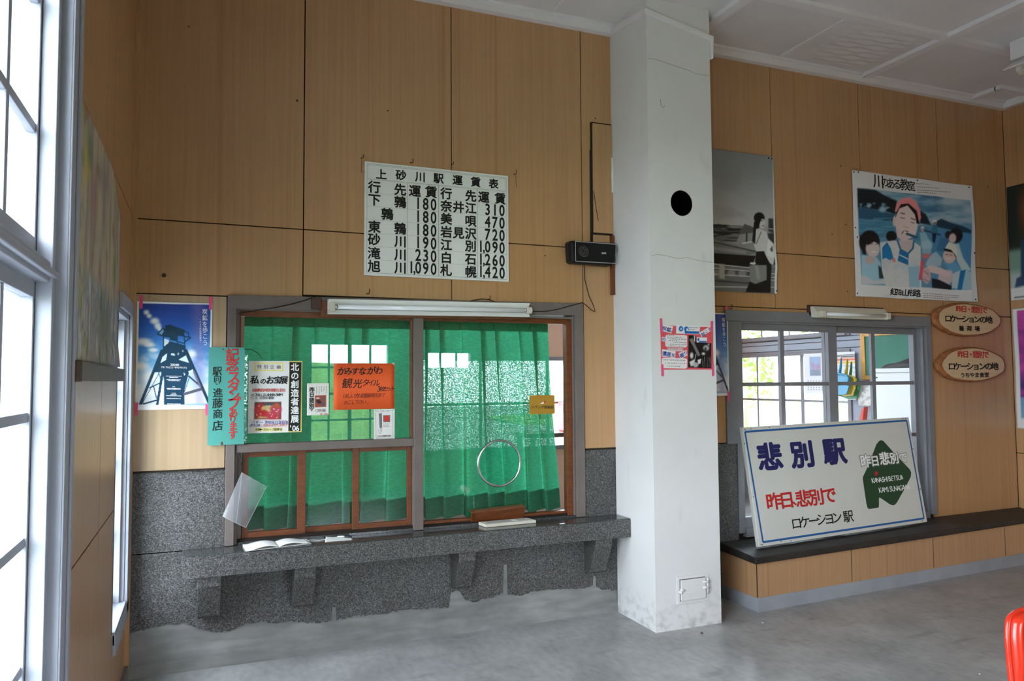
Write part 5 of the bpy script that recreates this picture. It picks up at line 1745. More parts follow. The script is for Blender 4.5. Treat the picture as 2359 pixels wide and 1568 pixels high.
# seated child with a white hat
cv.poly([(900, 1080), (960, 1000), (1010, 980), (1080, 1060), (1060, 1140), (930, 1160), (880, 1130)], (168, 200, 216), 6)
cv.poly([(1090, 1100), (1230, 1090), (1290, 1180), (1200, 1260), (1130, 1150)], (104, 172, 208), 6)
cv.ell(1160, 1030, 74, 80, (226, 198, 194), 0.12); cv.poly([(1090, 950), (1150, 935), (1230, 990), (1240, 1060), (1200, 990), (1110, 970)], (24, 24, 30), 4); cv.poly([(1110, 940), (1150, 870), (1220, 900), (1250, 970), (1245, 1040), (1180, 960)], (228, 228, 214), 4)
cv.line([(1120, 1052), (1170, 1056)], 10, (236, 236, 236), 4); cv.line([(1115, 1010), (1145, 1012)], 6, (60, 50, 60), 3); cv.line([(1165, 1015), (1190, 1020)], 6, (60, 50, 60), 3)
cv.poly([(1280, 1200), (1340, 1180), (1290, 1410), (1240, 1410)], (30, 120, 186), 5); cv.poly([(1190, 1230), (1280, 1190), (1240, 1400), (1180, 1390)], (196, 214, 222), 6); cv.poly([(1340, 1180), (1410, 1220), (1410, 1410), (1290, 1410)], (166, 200, 214), 8)
cv.poly([(950, 1280), (1050, 1300), (1180, 1370), (1170, 1410), (950, 1388)], (22, 28, 44), 5); cv.poly([(1050, 1180), (1190, 1190), (1195, 1300), (1150, 1350), (1020, 1290)], (214, 196, 200), 7)
cv.poly([(850, 1180), (930, 1130), (1060, 1160), (1180, 1230), (1150, 1260), (960, 1220)], (228, 206, 208), 6); cv.ell(890, 1250, 48, 90, (214, 178, 180), 0.15); cv.line([(870, 1200), (910, 1240)], 10, (150, 110, 120), 5); cv.line([(860, 1290), (920, 1320)], 8, (150, 110, 120), 5)
# child at left
cv.poly([(155, 1010), (330, 1040), (380, 1110), (350, 1240), (430, 1270), (430, 1345), (155, 1345)], (164, 206, 226), 6)
cv.ell(250, 870, 118, 136, (20, 22, 28), 0.08); cv.poly([(140, 780), (170, 1000), (200, 1010), (230, 860)], (20, 22, 28), 8); cv.ell(285, 940, 82, 100, (218, 200, 198), 0.12); cv.poly([(205, 880), (250, 820), (330, 830), (365, 890), (300, 860), (230, 900)], (20, 22, 28), 6)
cv.ell(250, 1070, 62, 44, (200, 184, 184), 0.2); cv.line([(275, 970), (320, 980)], 12, (240, 240, 240), 4); cv.line([(255, 890), (285, 885)], 7, (50, 40, 50), 3); cv.line([(320, 890), (345, 888)], 7, (50, 40, 50), 3)
cv.poly([(150, 1250), (190, 1250), (300, 1310), (430, 1290), (435, 1340), (160, 1345)], (206, 206, 214), 6); cv.poly([(345, 1130), (380, 1160), (410, 1280), (355, 1280)], (40, 60, 70), 6)
cv.ell(505, 800, 62, 60, (16, 20, 26), 0.1)
# central boy
cv.poly([(370, 870), (540, 845), (640, 900), (760, 870), (830, 920), (830, 1385), (430, 1362), (390, 1200)], (214, 216, 218), 5)
n = cv.noise(60, 60, 51, 3); cv.blend(np.clip((n - 0.5) * 3, 0, 0.3) * ((cv.x > 400) & (cv.x < 820) & (cv.y > 1050)), (170, 196, 214))
cv.poly([(395, 930), (455, 865), (500, 940), (530, 1060), (480, 1070), (440, 1045), (395, 1060)], (28, 128, 190), 3); cv.poly([(500, 1060), (545, 1045), (555, 1090), (520, 1095)], (226, 140, 146), 4)
cv.poly([(560, 850), (760, 840), (740, 960), (690, 1010), (600, 960)], (206, 190, 186), 5); cv.line([(575, 850), (610, 950), (690, 1000), (745, 940), (755, 850)], 18, (34, 110, 160), 4)
cv.poly([(600, 950), (700, 1010), (690, 1130), (575, 1080)], (28, 118, 176), 3); cv.line([(595, 1010), (690, 1060)], 12, (220, 226, 228), 3)
cv.poly([(690, 1150), (810, 1140), (810, 1385), (700, 1375)], (150, 192, 214), 8); cv.poly([(830, 1080), (870, 1080), (830, 1300), (800, 1300)], (226, 90, 100), 3)
cv.ell(540, 630, 20, 60, (224, 202, 196), 0.2)
cv.poly([(548, 560), (580, 440), (680, 410), (770, 470), (800, 600), (790, 720), (770, 800), (640, 860), (570, 800), (552, 680)], (226, 206, 202), 6)
cv.poly([(548, 590), (570, 440), (680, 420), (790, 520), (810, 670), (780, 660), (760, 560), (680, 455), (590, 490)], (18, 18, 22), 4)
cv.poly([(540, 520), (560, 430), (620, 375), (700, 365), (770, 410), (815, 500), (828, 600), (805, 640), (780, 520), (690, 435), (610, 440), (565, 520)], (228, 140, 142), 4)
cv.line([(610, 540), (650, 550)], 10, (60, 46, 50), 4); cv.line([(608, 590), (650, 602)], 8, (70, 56, 60), 4); cv.line([(720, 600), (760, 620)], 10, (60, 46, 50), 4); cv.line([(722, 645), (755, 655)], 8, (70, 56, 60), 4); cv.line([(640, 690), (690, 705)], 8, (190, 150, 150), 5)
cv.poly([(570, 700), (620, 740), (700, 800), (690, 860), (620, 850), (575, 810)], (220, 198, 196), 6); cv.line([(625, 770), (640, 745)], 10, (110, 70, 76), 4); cv.line([(680, 775), (780, 815)], 26, (36, 84, 104), 4); cv.line([(660, 740), (690, 750)], 8, (40, 40, 44), 4)
wm = np.clip((cv.x - 1392) / 6, 0, 1); cv.blend(wm, (214, 216, 220))
q = cv.build('river_poster', M['print'])
tag(q, 'wavy blue tinted poster of a boy in a pink cap with children by a river', 'poster')
b = MB()
for ch, x, y, s_ in (('川', 352, 178, 165), ('の', 425, 190, 112), ('あ', 495, 205, 128), ('る', 568, 212, 128), ('教', 652, 222, 142), ('室', 722, 238, 118), ('。', 752, 290, 60)):
    rv.char(b, ch, x, y, s_, bold=0.014, sx=0.78, off=0.002)
for ch, x, y, s_ in (('紅', 525, 1430, 84), ('花', 578, 1436, 70), ('の', 612, 1448, 44), ('山', 655, 1442, 84), ('形', 718, 1444, 80), ('路', 778, 1448, 88), ('。', 815, 1480, 50)):
    rv.char(b, ch, x, y, s_, bold=0.026, shear=0.15, off=0.002)
b.split('black_lettering', M['ink'], q)
b = MB()
for x0, x1, y in ((775, 930, 212), (785, 1040, 250), (785, 1165, 285), (790, 1000, 310), (850, 1250, 1452), (850, 1250, 1475), (850, 1150, 1496)):
    x = x0
    while x < x1:
        d = random.choice((10, 14)); yy = y + (x - x0) * 0.07; rv.rect(b, x, yy - 4, x + d, yy + 4, 0.002); x += d + 8
b.split('small_print', M['greyink'], q)
b = MB()
for x, y in ((73, 70), (122, 72), (1370, 262), (88, 700), (108, 808), (1428, 998), (105, 1448), (1432, 1522), (790, 175)): rv.ellipse(b, x, y, 8, 9, 0.003, 12)
b.split('drawing_pin', M['ink'], q)

# ================================================================== RIGHT WALL POSTERS
s1 = Sheet((XR - 0.006, -0.012, 2.298), (0, -1, 0), (0, 0, 1), 0.72, 1.045)
cv = Canvas(s1, 60, 80, (30, 40, 36))
W_, H_ = 720, 1045
cv.blend(np.clip(1 - np.abs(cv.x - 200) / 130, 0, 1) * np.clip(1 - np.abs(cv.y - 250) / 330, 0, 1), (168, 84, 30))
cv.blend(np.clip((cv.y - 560) / 50, 0, 1), (120, 150, 134)); cv.blend(np.clip((cv.y - 760) / 60, 0, 1), (170, 182, 178))
cv.poly([(110, 520), (180, 480), (420, 480), (420, 860), (60, 900), (60, 850), (100, 830)], (34, 66, 92), 8); cv.poly([(60, 850), (480, 830), (480, 880), (40, 930)], (44, 72, 104), 6)
cv.blend(np.clip((cv.y - 930) / 8, 0, 1), (214, 214, 212)); cv.line([(30, 1015), (700, 1015)], 8, (30, 30, 30), 2)
q = cv.build('dark_poster', M['print']); tag(q, 'dark poster with a blue stone slab, above the purple poster', 'poster')
s2 = Sheet((XR - 0.006, -0.020, 1.142), (0, -1, 0), (0, 0, 1), 0.72, 1.08, wave=lambda u, v: 0.004 * math.sin(9 * v))
cv = Canvas(s2, 60, 90, (150, 60, 140))
n = cv.noise(260, 90, 61, 4)
cv.blend(np.clip((n - 0.4) * 4, 0, 1), (196, 80, 160)); cv.blend(np.clip((0.42 - n) * 5, 0, 1), (90, 60, 140)); cv.blend(np.clip((cv.y - 560) / 160, 0, 0.9) * np.clip((760 - cv.y) / 60, 0, 1), (60, 50, 110))
cv.blend(np.clip((cv.y - 790) / 20, 0, 1), (120, 160, 190)); cv.blend(np.clip((cv.y - 980) / 16, 0, 1), (226, 226, 224)); cv.blend(np.clip((46 - cv.x) / 4, 0, 1), (226, 226, 226)); cv.blend(np.clip((24 - cv.y) / 6, 0, 1), (226, 226, 226))
q = cv.build('purple_poster', M['print']); tag(q, 'magenta and purple poster with a white border below the dark poster', 'poster')

# ================================================================== OVAL PLAQUES


def plaque(x0, x1, z0, z1, corners, label, last, seed, lx):
    rs = random.Random(seed)
    cx, cz, rx, rz = (x0 + x1) / 2, (z0 + z1) / 2, (x1 - x0) / 2, (z1 - z0) / 2
    root = thing('oval_wood_plaque', label, 'plaque', (cx, 0, z0), 'oval plaques beside the right window')
    n = 56
    ks = [1 + 0.018 * math.sin(3 * i * 2 * math.pi / n + seed) + 0.012 * math.sin(7 * i * 2 * math.pi / n + 2 * seed) + rs.uniform(-0.008, 0.008) for i in range(n)]

    def ring(k, y, sh=0.0):
        return [(cx + sh + rx * k * ks[i] * math.cos(2 * math.pi * i / n), y, cz + rz * k * ks[i] * math.sin(2 * math.pi * i / n)) for i in range(n)]
    b = MB()
    L_ = [ring(0.97, -0.002), ring(1.0, -0.02), ring(0.97, -0.045), ring(0.90, -0.05, 0.012)]
    vs = sum(L_, [])
    fs = [(j * n + i, j * n + (i + 1) % n, (j + 1) * n + (i + 1) % n, (j + 1) * n + i) for j in range(3) for i in range(n)]
    b.add(vs, [f[::-1] for f in fs]); b.build('bark_rim', M['bark'], root, smooth=True)
    b = MB(); b.prism(ring(0.905, -0.049, 0.012), (0, 0.045, 0)); b.build('face', M['slice'], root)
    sh = wall_sheet(x0, x1, z0, z1, -0.0500, corners)
    b = MB(); sh.text(b, '昨日、悲別で', lx[0], lx[1], 118, lx[2], 4, bold=0.03, sx=0.9); tag(b.split('red_lettering', M['redpaint'], root), 'red lettering', None)
    b = MB()
    sh.text(b, 'ロケーションの地', lx[3], lx[4], 128, lx[5], 2, bold=0.03, sx=1.0)
    sh.text(b, last, lx[6], lx[7], lx[9], lx[8], 0, bold=0.03)
    tag(b.split('black_lettering', M['ink'], root), 'black lettering', None)


plaque(6.142, 7.0, 1.962, 2.256, [(165, 115), (1300, 165), (1300, 690), (165, 690)], 'upper oval wood plaque with bark rim, its last line three characters long', '着荷場', 1.0, (600, 240, 84, 415, 402, 96, 630, 562, 130, 92))
plaque(6.168, 7.038, 1.560, 1.868, [(240, 835), (1370, 890), (1370, 1420), (240, 1420)], 'lower, darker oval wood plaque with bark rim, its last line six characters long', 'うちやま食堂', 2.3, (635, 970, 82, 480, 1160, 100, 655, 1305, 78, 84))

# ================================================================== STATION SIGN
B0 = Vector((4.058, -0.262, 0.404)); BR_ = Vector((5.850, -0.160, 0.430)); TL = Vector((4.040, -0.135, 1.249))
Uv = (BR_ - B0).normalized(); Vv = (TL - B0); Vv = (Vv - Uv * Vv.dot(Uv)).normalized()
sg = Sheet(B0, Uv, Vv, (BR_ - B0).length, (TL - B0).length, [(60, 97), (2045, 3), (2308, 1250), (215, 1530)])
st = sg.board('station_sign', M['signwhite'], 0.035, bevel=0.004)
tag(st, 'large white station name board with blue border leaning on the dark bench', 'sign')
b = MB()
c4 = [(85, 150), (2020, 42), (2262, 1205), (262, 1468)]
for i in range(4): sg.line(b, c4[i - 1], c4[i], 23, 0.0015)
b.build('blue_border', M['bluepaint'], st)
b = MB()
for ch, x, y in (('悲', 372, 440), ('別', 765, 415), ('駅', 1152, 385)): sg.char(b, ch, x, y, 330, bold=0.048, sx=0.86, off=0.002)
tag(b.split('navy_lettering', M['navy'], st), 'navy blue lettering', None)
b = MB()
for ch, x, y, s_ in (('昨', 408, 970, 205), ('日', 565, 955, 205), ('、', 660, 1000, 150), ('悲', 765, 942, 205), ('別', 930, 925, 205), ('で', 1085, 905, 205)): sg.char(b, ch, x, y, s_, bold=0.03, sx=0.88, off=0.002)
tag(b.split('red_lettering', M['redpaint'], st), 'red lettering', None)
b = MB()
for ch, x, y in (('ロ', 680, 1240), ('ケ', 785, 1226), ('ー', 890, 1212), ('シ', 985, 1198), ('ョ', 1085, 1192), ('ン', 1180, 1175), ('駅', 1320, 1165)): sg.char(b, ch if ch != 'ョ' else 'ヨ', x, y, 150, bold=0.012, sx=0.86, off=0.002)
tag(b.split('black_lettering', M['ink'], st), 'black lettering', None)
shape = [(1690, 275), (1715, 265), (1745, 275), (1880, 420), (2070, 610), (2090, 650), (2085, 700), (2020, 830), (1920, 1010), (1895, 1036), (1865, 1040), (1830, 1025), (1720, 950), (1698, 948), (1700, 1050), (1690, 1066), (1580, 1082), (1560, 1070), (1545, 1020), (1498, 720), (1500, 690), (1560, 570), (1660, 310)]
b = MB()
# triangulate as a fan-safe set of convex pieces
for p in ([(1690, 275), (1715, 265), (1745, 275), (1880, 420), (1560, 570), (1660, 310)], [(1880, 420), (2070, 610), (2090, 650), (2085, 700), (1700, 720), (1498, 720), (1500, 690), (1560, 570)],
          [(2085, 700), (2020, 830), (1920, 1010), (1895, 1036), (1865, 1040), (1830, 1025), (1720, 950), (1698, 948), (1690, 720)], [(1498, 720), (1692, 720), (1698, 948), (1700, 1050), (1690, 1066), (1580, 1082), (1560, 1070), (1545, 1020)]):
    sg.poly(b, p, 0.0015)
tag(b.build('green_emblem', M['green'], st), 'dark green emblem shape', None)
b = MB()
for ch, x, y, s_ in (('昨', 1530, 505, 170), ('日', 1642, 505, 140), ('悲', 1758, 480, 165), ('別', 1875, 475, 150), ('で', 1985, 470, 140)): sg.char(b, ch, x, y, s_ * 1.06, bold=0.06, sx=0.82, off=0.0022)
b.build('lettering_outline', M['greyink'], st)
b = MB()
for ch, x, y, s_ in (('昨', 1530, 505, 170), ('日', 1642, 505, 140), ('悲', 1758, 480, 165), ('別', 1875, 475, 150), ('で', 1985, 470, 140)): sg.char(b, ch, x, y, s_, bold=0.026, sx=0.82, off=0.003)
for i, ch in enumerate('KANASHIBETSU&'): sg.char(b, ch, 1622 + i * 30.0 - (8 if i > 5 else 0), 740 - i * 3, 66 if i < 12 else 54, bold=0.008, sx=0.66, off=0.003)
for i, ch in enumerate('KAMISUNAGAWA'): sg.char(b, ch, 1712 + i * 31.5, 855 - i * 3, 68, bold=0.008, sx=0.66, off=0.003)
tag(b.split('white_lettering', M['whiteink'], st), 'white lettering', None)
b = MB()
for i in range(8):
    a = i * math.pi / 4
    sg.poly(b, [(1658 + 12 * math.cos(a - 0.6), 655 + 14 * math.sin(a - 0.6)), (1658 + 30 * math.cos(a), 655 + 34 * math.sin(a)), (1658 + 12 * math.cos(a + 0.6), 655 + 14 * math.sin(a + 0.6))], 0.003)
sg.ellipse(b, 1658, 655, 16, 18, 0.0032, 16)
tag(b.build('red_star', M['redpaint'], st), 'small red star', None)
b = MB()
for x, y in ((85, 125), (155, 118), (375, 103), (1970, 18), (2005, 16), (235, 1500), (252, 1500), (485, 1460), (607, 1458), (2240, 1236), (75, 285), (160, 915), (2104, 370), (2205, 850)): sg.ellipse(b, x, y, 6, 7, 0.002, 10)
b.split('rust_spot', M['iron'], st)

# ================================================================== RED CHAIR
ch_ = thing('plastic_chair', 'glossy red plastic shell chair standing on the concrete floor', 'chair', (3.28, -2.98, 0))
prof = [(-0.26, 0.405), (-0.235, 0.435), (-0.12, 0.432), (0.0, 0.425), (0.09, 0.43), (0.165, 0.455), (0.212, 0.52), (0.226, 0.60), (0.234, 0.68), (0.24, 0.745), (0.243, 0.77)]


def shell(u, v):
    k = v * (len(prof) - 1); i = min(int(k), len(prof) - 2); t = k - i
    y = prof[i][0] + (prof[i + 1][0] - prof[i][0]) * t; z = prof[i][1] + (prof[i + 1][1] - prof[i][1]) * t
    s_ = 2 * u - 1
    back = max(0, min(1, (v - 0.45) / 0.25))
    w_ = 0.232 - 0.020 * back * (z - 0.45) / 0.3
    # rounded top corners, curled side rims
    if v > 0.72: w_ *= (1 - ((v - 0.72) / 0.28 * 0.985) ** 3.4) ** (1 / 3.4)
    e = abs(s_) ** 3
    rim = max(0, abs(s_) - 0.86) / 0.14
    yy = y - back * (0.055 * s_ * s_) + back * 0.05 * rim * rim
    zz = z + (1 - back) * (0.035 * e - 0.05 * rim * rim)
    return (3.226 + s_ * w_, -3.03 + yy, zz)


b = MB(); b.grid(41, 45, shell)
o = b.build('shell', M['redplastic'], ch_, smooth=True, solid=0.005)
b = MB()
edge_ = [shell(0.0, v / 40) for v in range(0, 41)] + [shell(u / 20, 1.0) for u in range(1, 20)] + [shell(1.0, v / 40) for v in range(40, -1, -1)]
b.tube(edge_, 0.0105, 10)
b.build('rim', M['redplastic'], o, smooth=True)
for sx in (-1, 1):
    b = MB(); b.tube([(3.226 + sx * 0.14, -3.2, 0.415), (3.226 + sx * 0.175, -3.22, 0.39), (3.226 + sx * 0.2, -3.226, 0.0)], 0.011, 10)
    b.build('leg', M['metal'], ch_, smooth=True)
    b = MB(); b.tube([(3.226 + sx * 0.14, -2.95, 0.412), (3.226 + sx * 0.175, -2.92, 0.39), (3.226 + sx * 0.2, -2.84, 0.0)], 0.011, 10)
    b.build('leg', M['metal'], ch_, smooth=True)
b = MB()
for sx in (-1, 1): b.tube([(3.226 + sx * 0.14, -3.2, 0.41), (3.226 + sx * 0.14, -2.95, 0.41)], 0.011, 10)
b.tube([(3.132, -3.12, 0.41), (3.412, -3.12, 0.41)], 0.011, 10)
b.build('seat_rail', M['metal'], ch_, smooth=True)

# ================================================================== LEFT WALL ITEMS
pa_ = Sheet((0.003, -2.085, 1.675), (0, 1, 0), (0, 0, 1), 1.28, 0.83, [(0, 0), (1280, 0), (1280, 830), (0, 830)],
            wave=lambda u, v: 0.004 + 0.014 * max(0, 1 - v * 7) * u + 0.002 * math.sin(5 * u + 2) * (1 - v) + 0.004 * max(0, u - 0.75) * 4 * v)
cv = Canvas(pa_, 110, 90, (176, 164, 146))
n = cv.noise(46, 240, 71, 4); cv.blend(np.clip((n - 0.5) * 3, 0, 0.6), (140, 128, 118)); cv.blend(np.clip((0.46 - n) * 4, 0, 0.6), (196, 178, 150))
n = cv.noise(70, 130, 81, 3); cv.blend(np.clip((n - 0.62) * 6, 0, 0.7) * (cv.y < 500), (120, 138, 134)); cv.blend(np.clip((n - 0.66) * 7, 0, 0.8), (170, 120, 96))
low = np.clip((cv.y - 500) / 70, 0, 1)
n = cv.noise(36, 110, 91, 4); cv.blend(low * np.clip((n - 0.38) * 4, 0, 0.85), (128, 136, 156)); cv.blend(low * np.clip((n - 0.6) * 8, 0, 0.9), (196, 200, 204)); cv.blend(low * np.clip((0.36 - n) * 8, 0, 0.8), (92, 116, 92))
n = cv.noise(60, 90, 95, 3); cv.blend(np.clip(1 - cv.x / 220, 0, 1) * np.clip((n - 0.45) * 5, 0, 0.9), (196, 186, 66)); cv.blend(np.clip(1 - cv.x / 240, 0, 1) * np.clip((0.4 - n) * 6, 0, 0.7), (84, 120, 80))
for cx, cy, rx, ry, c in ((260, 150, 60, 70, (198, 186, 60)), (300, 110, 60, 60, (100, 122, 110)), (1100, 420, 50, 60, (110, 140, 90)), (430, 250, 60, 110, (160, 120, 120)), (800, 660, 180, 90, (112, 122, 112)), (700, 120, 120, 60, (150, 138, 134))):
    cv.ell(cx, cy, rx, ry, c, 0.6, alpha=0.7)
keep = np.ones((cv.nv - 1, cv.nu - 1), bool)
uu, vv = np.meshgrid(np.linspace(0, 1, cv.nu - 1), np.linspace(0, 1, cv.nv - 1))
keep &= ~((uu > 0.78) & (vv > 1 - (uu - 0.78) * 0.75))
q = cv.build('abstract_painting', mat('paint_dummy', C(0, 0, 0)), mask=keep, th=0.003)
q.data.materials[0] = print_mat('painted_canvas', 0.75, 0.15)
tag(q, 'weathered unframed painting in smeared greys and yellows beside the tall window', 'painting')
pb = thing('wall_batten', 'grey wooden batten beneath the smeared painting, with a rusty end plate', 'batten', (0.01, -1.4, 1.6))
b = MB(); b.box(0.0, 0.028, -2.085, -0.66, 1.610, 1.667); b.build('bar', M['brownpaint'], pb, bevel=0.003)
b = MB(); b.box(0.022, 0.036, -2.155, -2.06, 1.606, 1.668); b.build('end_plate', M['iron'], pb, bevel=0.002)

# ================================================================== OFFICE THINGS SEEN THROUGH THE RIGHT WINDOW
nbd = thing('notice_board', 'green notice board in a honey coloured wooden frame on the office wall', 'board', (7.17, 1.1, 1.6))
b = MB(); b.box(7.165, 7.188, 0.35, 1.64, 1.63, 2.065); b.build('felt', M['boardgreen'], nbd)
b = MB(); b.box(7.155, 7.188, 1.63, 1.69, 1.585, 2.11); b.box(7.155, 7.188, 0.29, 0.35, 1.585, 2.11); b.box(7.155, 7.188, 0.35, 1.63, 2.062, 2.11); b.box(7.155, 7.188, 0.35, 1.63, 1.585, 1.632)
b.build('frame', M['boardframe'], nbd, bevel=0.003)
b = MB(); b.box(7.10, 7.188, 1.0, 1.72, 1.53, 1.572)
tag(b.build('wall_shelf', M['darkwood'], bevel=0.003), 'dark brown ledge under the green notice board', 'shelf')
fg = thing('refrigerator', 'white refrigerator standing in the office under the green notice board', 'refrigerator', (6.55, 0.9, 0))
b = MB(); b.box(6.60, 7.14, 0.57, 1.04, 0.03, 1.655); b.build('body', M['fridge'], fg, bevel=0.008)
b = MB(); b.box(6.585, 7.15, 0.56, 1.05, 1.655, 1.698); b.build('lid', M['fridge'], fg, bevel=0.006)
b = MB(); b.box(6.592, 6.60, 0.58, 1.03, 0.06, 1.64); fdr = b.build('door', M['fridge'], fg, bevel=0.004)
b = MB(); b.box(6.589, 6.592, 0.96, 1.025, 1.60, 1.615); b.build('name_plate', M['boardgreen'], fdr)
b = MB(); b.box(6.62, 7.12, 0.60, 1.01, 0.0, 0.03); b.build('base', M['black'], fg)
b = MB(); b.grid(16, 10, lambda u, v: (6.64 + 0.46 * v, 0.98 - 0.4 * u, 1.70 + 0.12 * (math.sin(math.pi * min(1, max(0, v))) + 1e-6) ** 0.5 * (0.45 + 0.55 * min(1, max(0, u * 2.2 - 0.5))) * (1 if 0 < u < 1 else 0.6)))
tag(b.build('dark_cloth', M['black'], smooth=True, solid=0.004), 'black cloth folded on top of the white refrigerator', 'cloth')


def cal(name, label, y0, y1, z0, z1, paint):
    s_ = Sheet((7.165, y1, z0), (0, -1, 0), (0, 0, 1), y1 - y0, z1 - z0)
    c = Canvas(s_, 50, 80, (226, 226, 226)); paint(c)
    q_ = c.build(name, M['print']); tag(q_, label, 'calendar')
    return s_, q_


def pcal(c):
    n = c.noise(60, 80, 99, 3)
    c.poly([(90, 40), (270, 40), (270, 270), (90, 270)], (150, 176, 206), 4)
    c.blend((c.x > 95) * (c.x < 265) * (c.y > 45) * (c.y < 265) * np.clip((n - 0.4) * 4, 0, 0.9), (176, 140, 166)); c.blend((c.x > 95) * (c.x < 265) * (c.y > 200) * (c.y < 265) * 0.6, (110, 140, 150))
    for y_ in range(330, 460, 26):
        for x_ in range(60, 380, 44): c.ell(x_, y_, 9, 8, (150, 150, 156), 0.4)


cal('wall_calendar', 'white wall calendar with a pink and blue picture hanging at the office window', 2.15, 2.56, 1.42, 1.905, pcal)


def pcal2(c):
    c.poly([(0, 75), (420, 75), (420, 100), (0, 100)], (224, 110, 70), 4); c.poly([(0, 108), (420, 108), (420, 135), (0, 135)], (232, 186, 90), 4)
    for y_ in (35, 52): c.line([(60, y_), (370, y_)], 9, (70, 70, 70), 3)
    n = c.noise(40, 26, 77, 3)
    c.blend(np.clip((n - 0.52) * 6, 0, 0.8) * (c.y > 150) * (c.y < 420), (176, 186, 190))


cal('wall_calendar', 'white wall calendar with orange and yellow bands beside the blue dustpan', 1.775, 2.13, 1.36, 1.905, pcal2)

for j, (mk, dx, dy, dz, lab) in enumerate((('pan_blue', -0.03, 0, 0, 'blue dustpan hanging by its handle in front of the other dustpans'), ('pan_yellow', 0.014, -0.045, -0.015, 'yellow dustpan hanging behind the blue one'), ('pan_green', 0.058, -0.06, -0.045, 'green dustpan hanging behind the yellow one'))):
    dp = thing('dustpan', lab, 'dustpan', (7.02 + dx, 1.85 + dy, 1.42), 'dustpans on the office wall')
    ox, oy, oz = 7.02 + dx, 1.835 + dy, dz
    out = [(0.145, 1.445), (0.155, 1.54), (0.12, 1.625), (0.07, 1.648), (0.03, 1.655), (-0.02, 1.655), (-0.06, 1.648), (-0.12, 1.635), (-0.145, 1.61), (-0.13, 1.52), (-0.09, 1.425), (0.03, 1.415)]
    b = MB(); b.prism([(ox, oy + y_, oz + z_) for y_, z_ in out], (0.012, 0, 0)); b.build('pan', M[mk], dp, bevel=0.004)
    b = MB()
    ring_ = [(ox - 0.016, oy + y_ * 0.985, oz + 1.54 + (z_ - 1.54) * 0.985) for y_, z_ in out[0:10]]
    b.tube(ring_, 0.011, 8); b.build('rim', M[mk], dp, smooth=True)
    b = MB(); b.tube([(ox, oy + 0.0, oz + 1.65), (ox, oy - 0.02, oz + 1.74), (ox, oy - 0.03, oz + 1.83)], [0.018, 0.014, 0.009], 10); b.build('handle', M[mk], dp, smooth=True)
b = MB(); b.tube([(7.188, 1.80, 1.845), (6.97, 1.80, 1.838)], 0.005, 8)
tag(b.build('hook', M['metal']), 'metal hook from which the dustpans hang', 'hook')
s3 = Sheet((7.10, 1.69, 1.30), (0, -1, 0), (0, 0, 1), 0.22, 0.225)
cv = Canvas(s3, 30, 30, (220, 218, 212))
n = cv.noise(30, 14, 55, 3); cv.blend(np.clip((n - 0.5) * 4, 0, 0.6), (150, 146, 140))
q = cv.build('posted_sheet', M['print']); tag(q, 'sheet of small print under the dark ledge in the office', 'paper')
b = MB(); b.hexa([(7.02, 1.60, 0.95), (7.10, 1.60, 0.95), (7.10, 1.68, 0.95), (7.02, 1.68, 0.95)], [(7.04, 1.555, 1.29), (7.10, 1.555, 1.29), (7.10, 1.585, 1.27), (7.04, 1.585, 1.27)])
tag(b.build('red_folder', mat('red_folder', C(206, 66, 52), 0.5)), 'red folder standing below the posted sheet', 'folder')
ds = thing('office_desk', 'grey office desk under the office windows', 'desk', (6.8, 2.5, 0))
b = MB(); b.box(6.45, 7.16, 1.76, 3.8, 0.88, 0.95); b.build('desk_top', M['greypaint'], ds, bevel=0.004)
for (x, y) in ((6.5, 1.81), (7.1, 1.81), (6.5, 3.75), (7.1, 3.75)):
    b = MB(); b.box(x - 0.03, x + 0.03, y - 0.03, y + 0.03, 0, 0.88); b.build('leg', M['greypaint'], ds)
rb = thing('red_crate', 'red plastic crate glimpsed past the edge of the green curtain', 'crate', (4.55, 3.7, 0.78))
b = MB(); b.box(4.44, 4.78, 3.60, 3.84, 0.98, 1.33); b.build('box', mat('crate_red', C(214, 36, 44), 0.4), rb, bevel=0.01)
b = MB(); b.box(4.50, 4.60, 3.594, 3.599, 1.15, 1.24); b.build('paper_label', M['paper'], rb)
tb = thing('side_table', 'low table with stacked papers under the far office window', 'table', (4.6, 3.6, 0))
b = MB(); b.box(3.9, 5.3, 3.45, 3.95, 0.93, 0.98); b.build('table_top', M['darkwood'], tb)
for (x, y) in ((3.95, 3.5), (5.25, 3.5), (3.95, 3.9), (5.25, 3.9)):
    b = MB(); b.box(x - 0.025, x + 0.025, y - 0.025, y + 0.025, 0, 0.93); b.build('leg', M['darkwood'], tb)

for nm, lb, x, y, mk, r in (('paper_scrap', 'tiny white scrap on the floor just in front of the low bench corner', 3.80, -0.585, 'paper', 0.006), ('paper_scrap', 'tiny white scrap on the open floor toward the red chair', 4.285, -1.736, 'paper', 0.005), ('pebble', 'small dark pebble on the floor in front of the white column', 3.31, -0.60, 'darkwood', 0.009)):
    b = MB()
    vs_ = [(x + r * random.uniform(0.7, 1.2) * math.cos(i * 1.047), y + r * random.uniform(0.7, 1.2) * math.sin(i * 1.047), 0.0) for i in range(6)]
    b.prism(vs_, (0, 0, r * 0.6))
    tag(b.build(nm, M[mk]), lb, 'scrap' if mk == 'paper' else 'pebble')
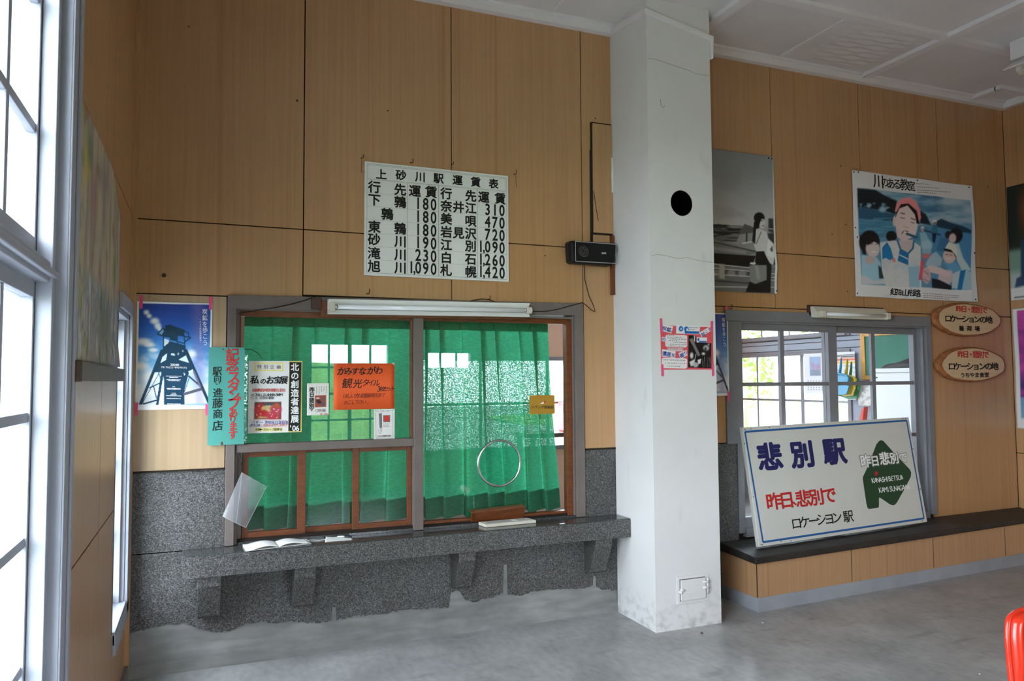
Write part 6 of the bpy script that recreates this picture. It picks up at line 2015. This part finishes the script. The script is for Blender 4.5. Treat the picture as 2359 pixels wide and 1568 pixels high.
# ================================================================== OUTDOORS
b = MB()
b.grid(40, 40, lambda u, v: (-40 + 90 * u, -45 + 90 * v, -0.15 + (0.0 if True else 0)))
b.k = 0
struct(b.build('ground', M['asphalt'], origin=(0, 0, 0)))
b = MB(); b.grid(30, 12, lambda u, v: (12.2 + 14 * v, -8 + 36 * u, -0.12 + 2.6 * v * v + 0.15 * math.sin(7 * u + 3 * v)))
tag(b.build('grass_bank', M['grass'], smooth=True), 'grassy bank rising outside the office windows', 'grass', kind='stuff')
b = MB(); b.grid(30, 12, lambda u, v: (-14 + 22 * u, -10.5 - 12 * v, -0.12 + 2.4 * v * v + 0.15 * math.sin(9 * u + 2 * v)))
tag(b.build('grass_bank', M['grass'], smooth=True), 'grassy slope across the road behind the waiting room', 'grass', kind='stuff')


def bush(name, label, c, r, seed):
    rs = np.random.RandomState(seed)
    t = thing(name, label, 'tree', (c[0], c[1], -0.1))
    vs = []; fs = []
    for i in range(900):
        d = rs.normal(size=3); d /= np.linalg.norm(d)
        p = np.array(c) + d * np.array(r) * (0.55 + 0.5 * rs.rand())
        a = rs.normal(size=3); a /= np.linalg.norm(a); bb = np.cross(a, d); s_ = 0.07 * (0.6 + rs.rand())
        k_ = len(vs); vs += [p + a * s_, p + bb * s_ * 0.6, p - a * s_, p - bb * s_ * 0.6]; fs.append((k_, k_ + 1, k_ + 2, k_ + 3))
    m_ = MB(); m_.add(vs, fs); m_.build('foliage', M['leaf'], t)
    m_ = MB(); m_.tube([(c[0], c[1], -0.15), (c[0] + 0.1, c[1], c[2] * 0.6), (c[0], c[1] + 0.1, c[2])], [0.14, 0.1, 0.05], 8); m_.build('trunk', M['darkwood'], t)


bush('garden_tree', 'light green leafy tree behind the yellow post outside', (10.4, 8.0, 2.0), (1.0, 1.2, 1.1), 1)
bush('garden_tree', 'larger leafy tree behind the wall calendars outside the office window', (10.8, 5.0, 2.3), (1.0, 1.2, 1.2), 2)
b = MB(); b.tube([(9.2, 6.15, -0.15), (9.2, 6.15, 1.55)], 0.035, 10)
tag(b.build('yellow_post', M['yellowpaint'], smooth=True), 'yellow post standing outside the office window', 'post')
b = MB(); b.box(9.05, 9.25, 5.05, 5.25, -0.15, 1.95)
tag(b.build('white_post', M['white'], bevel=0.01), 'white square post standing outside the office window', 'post')
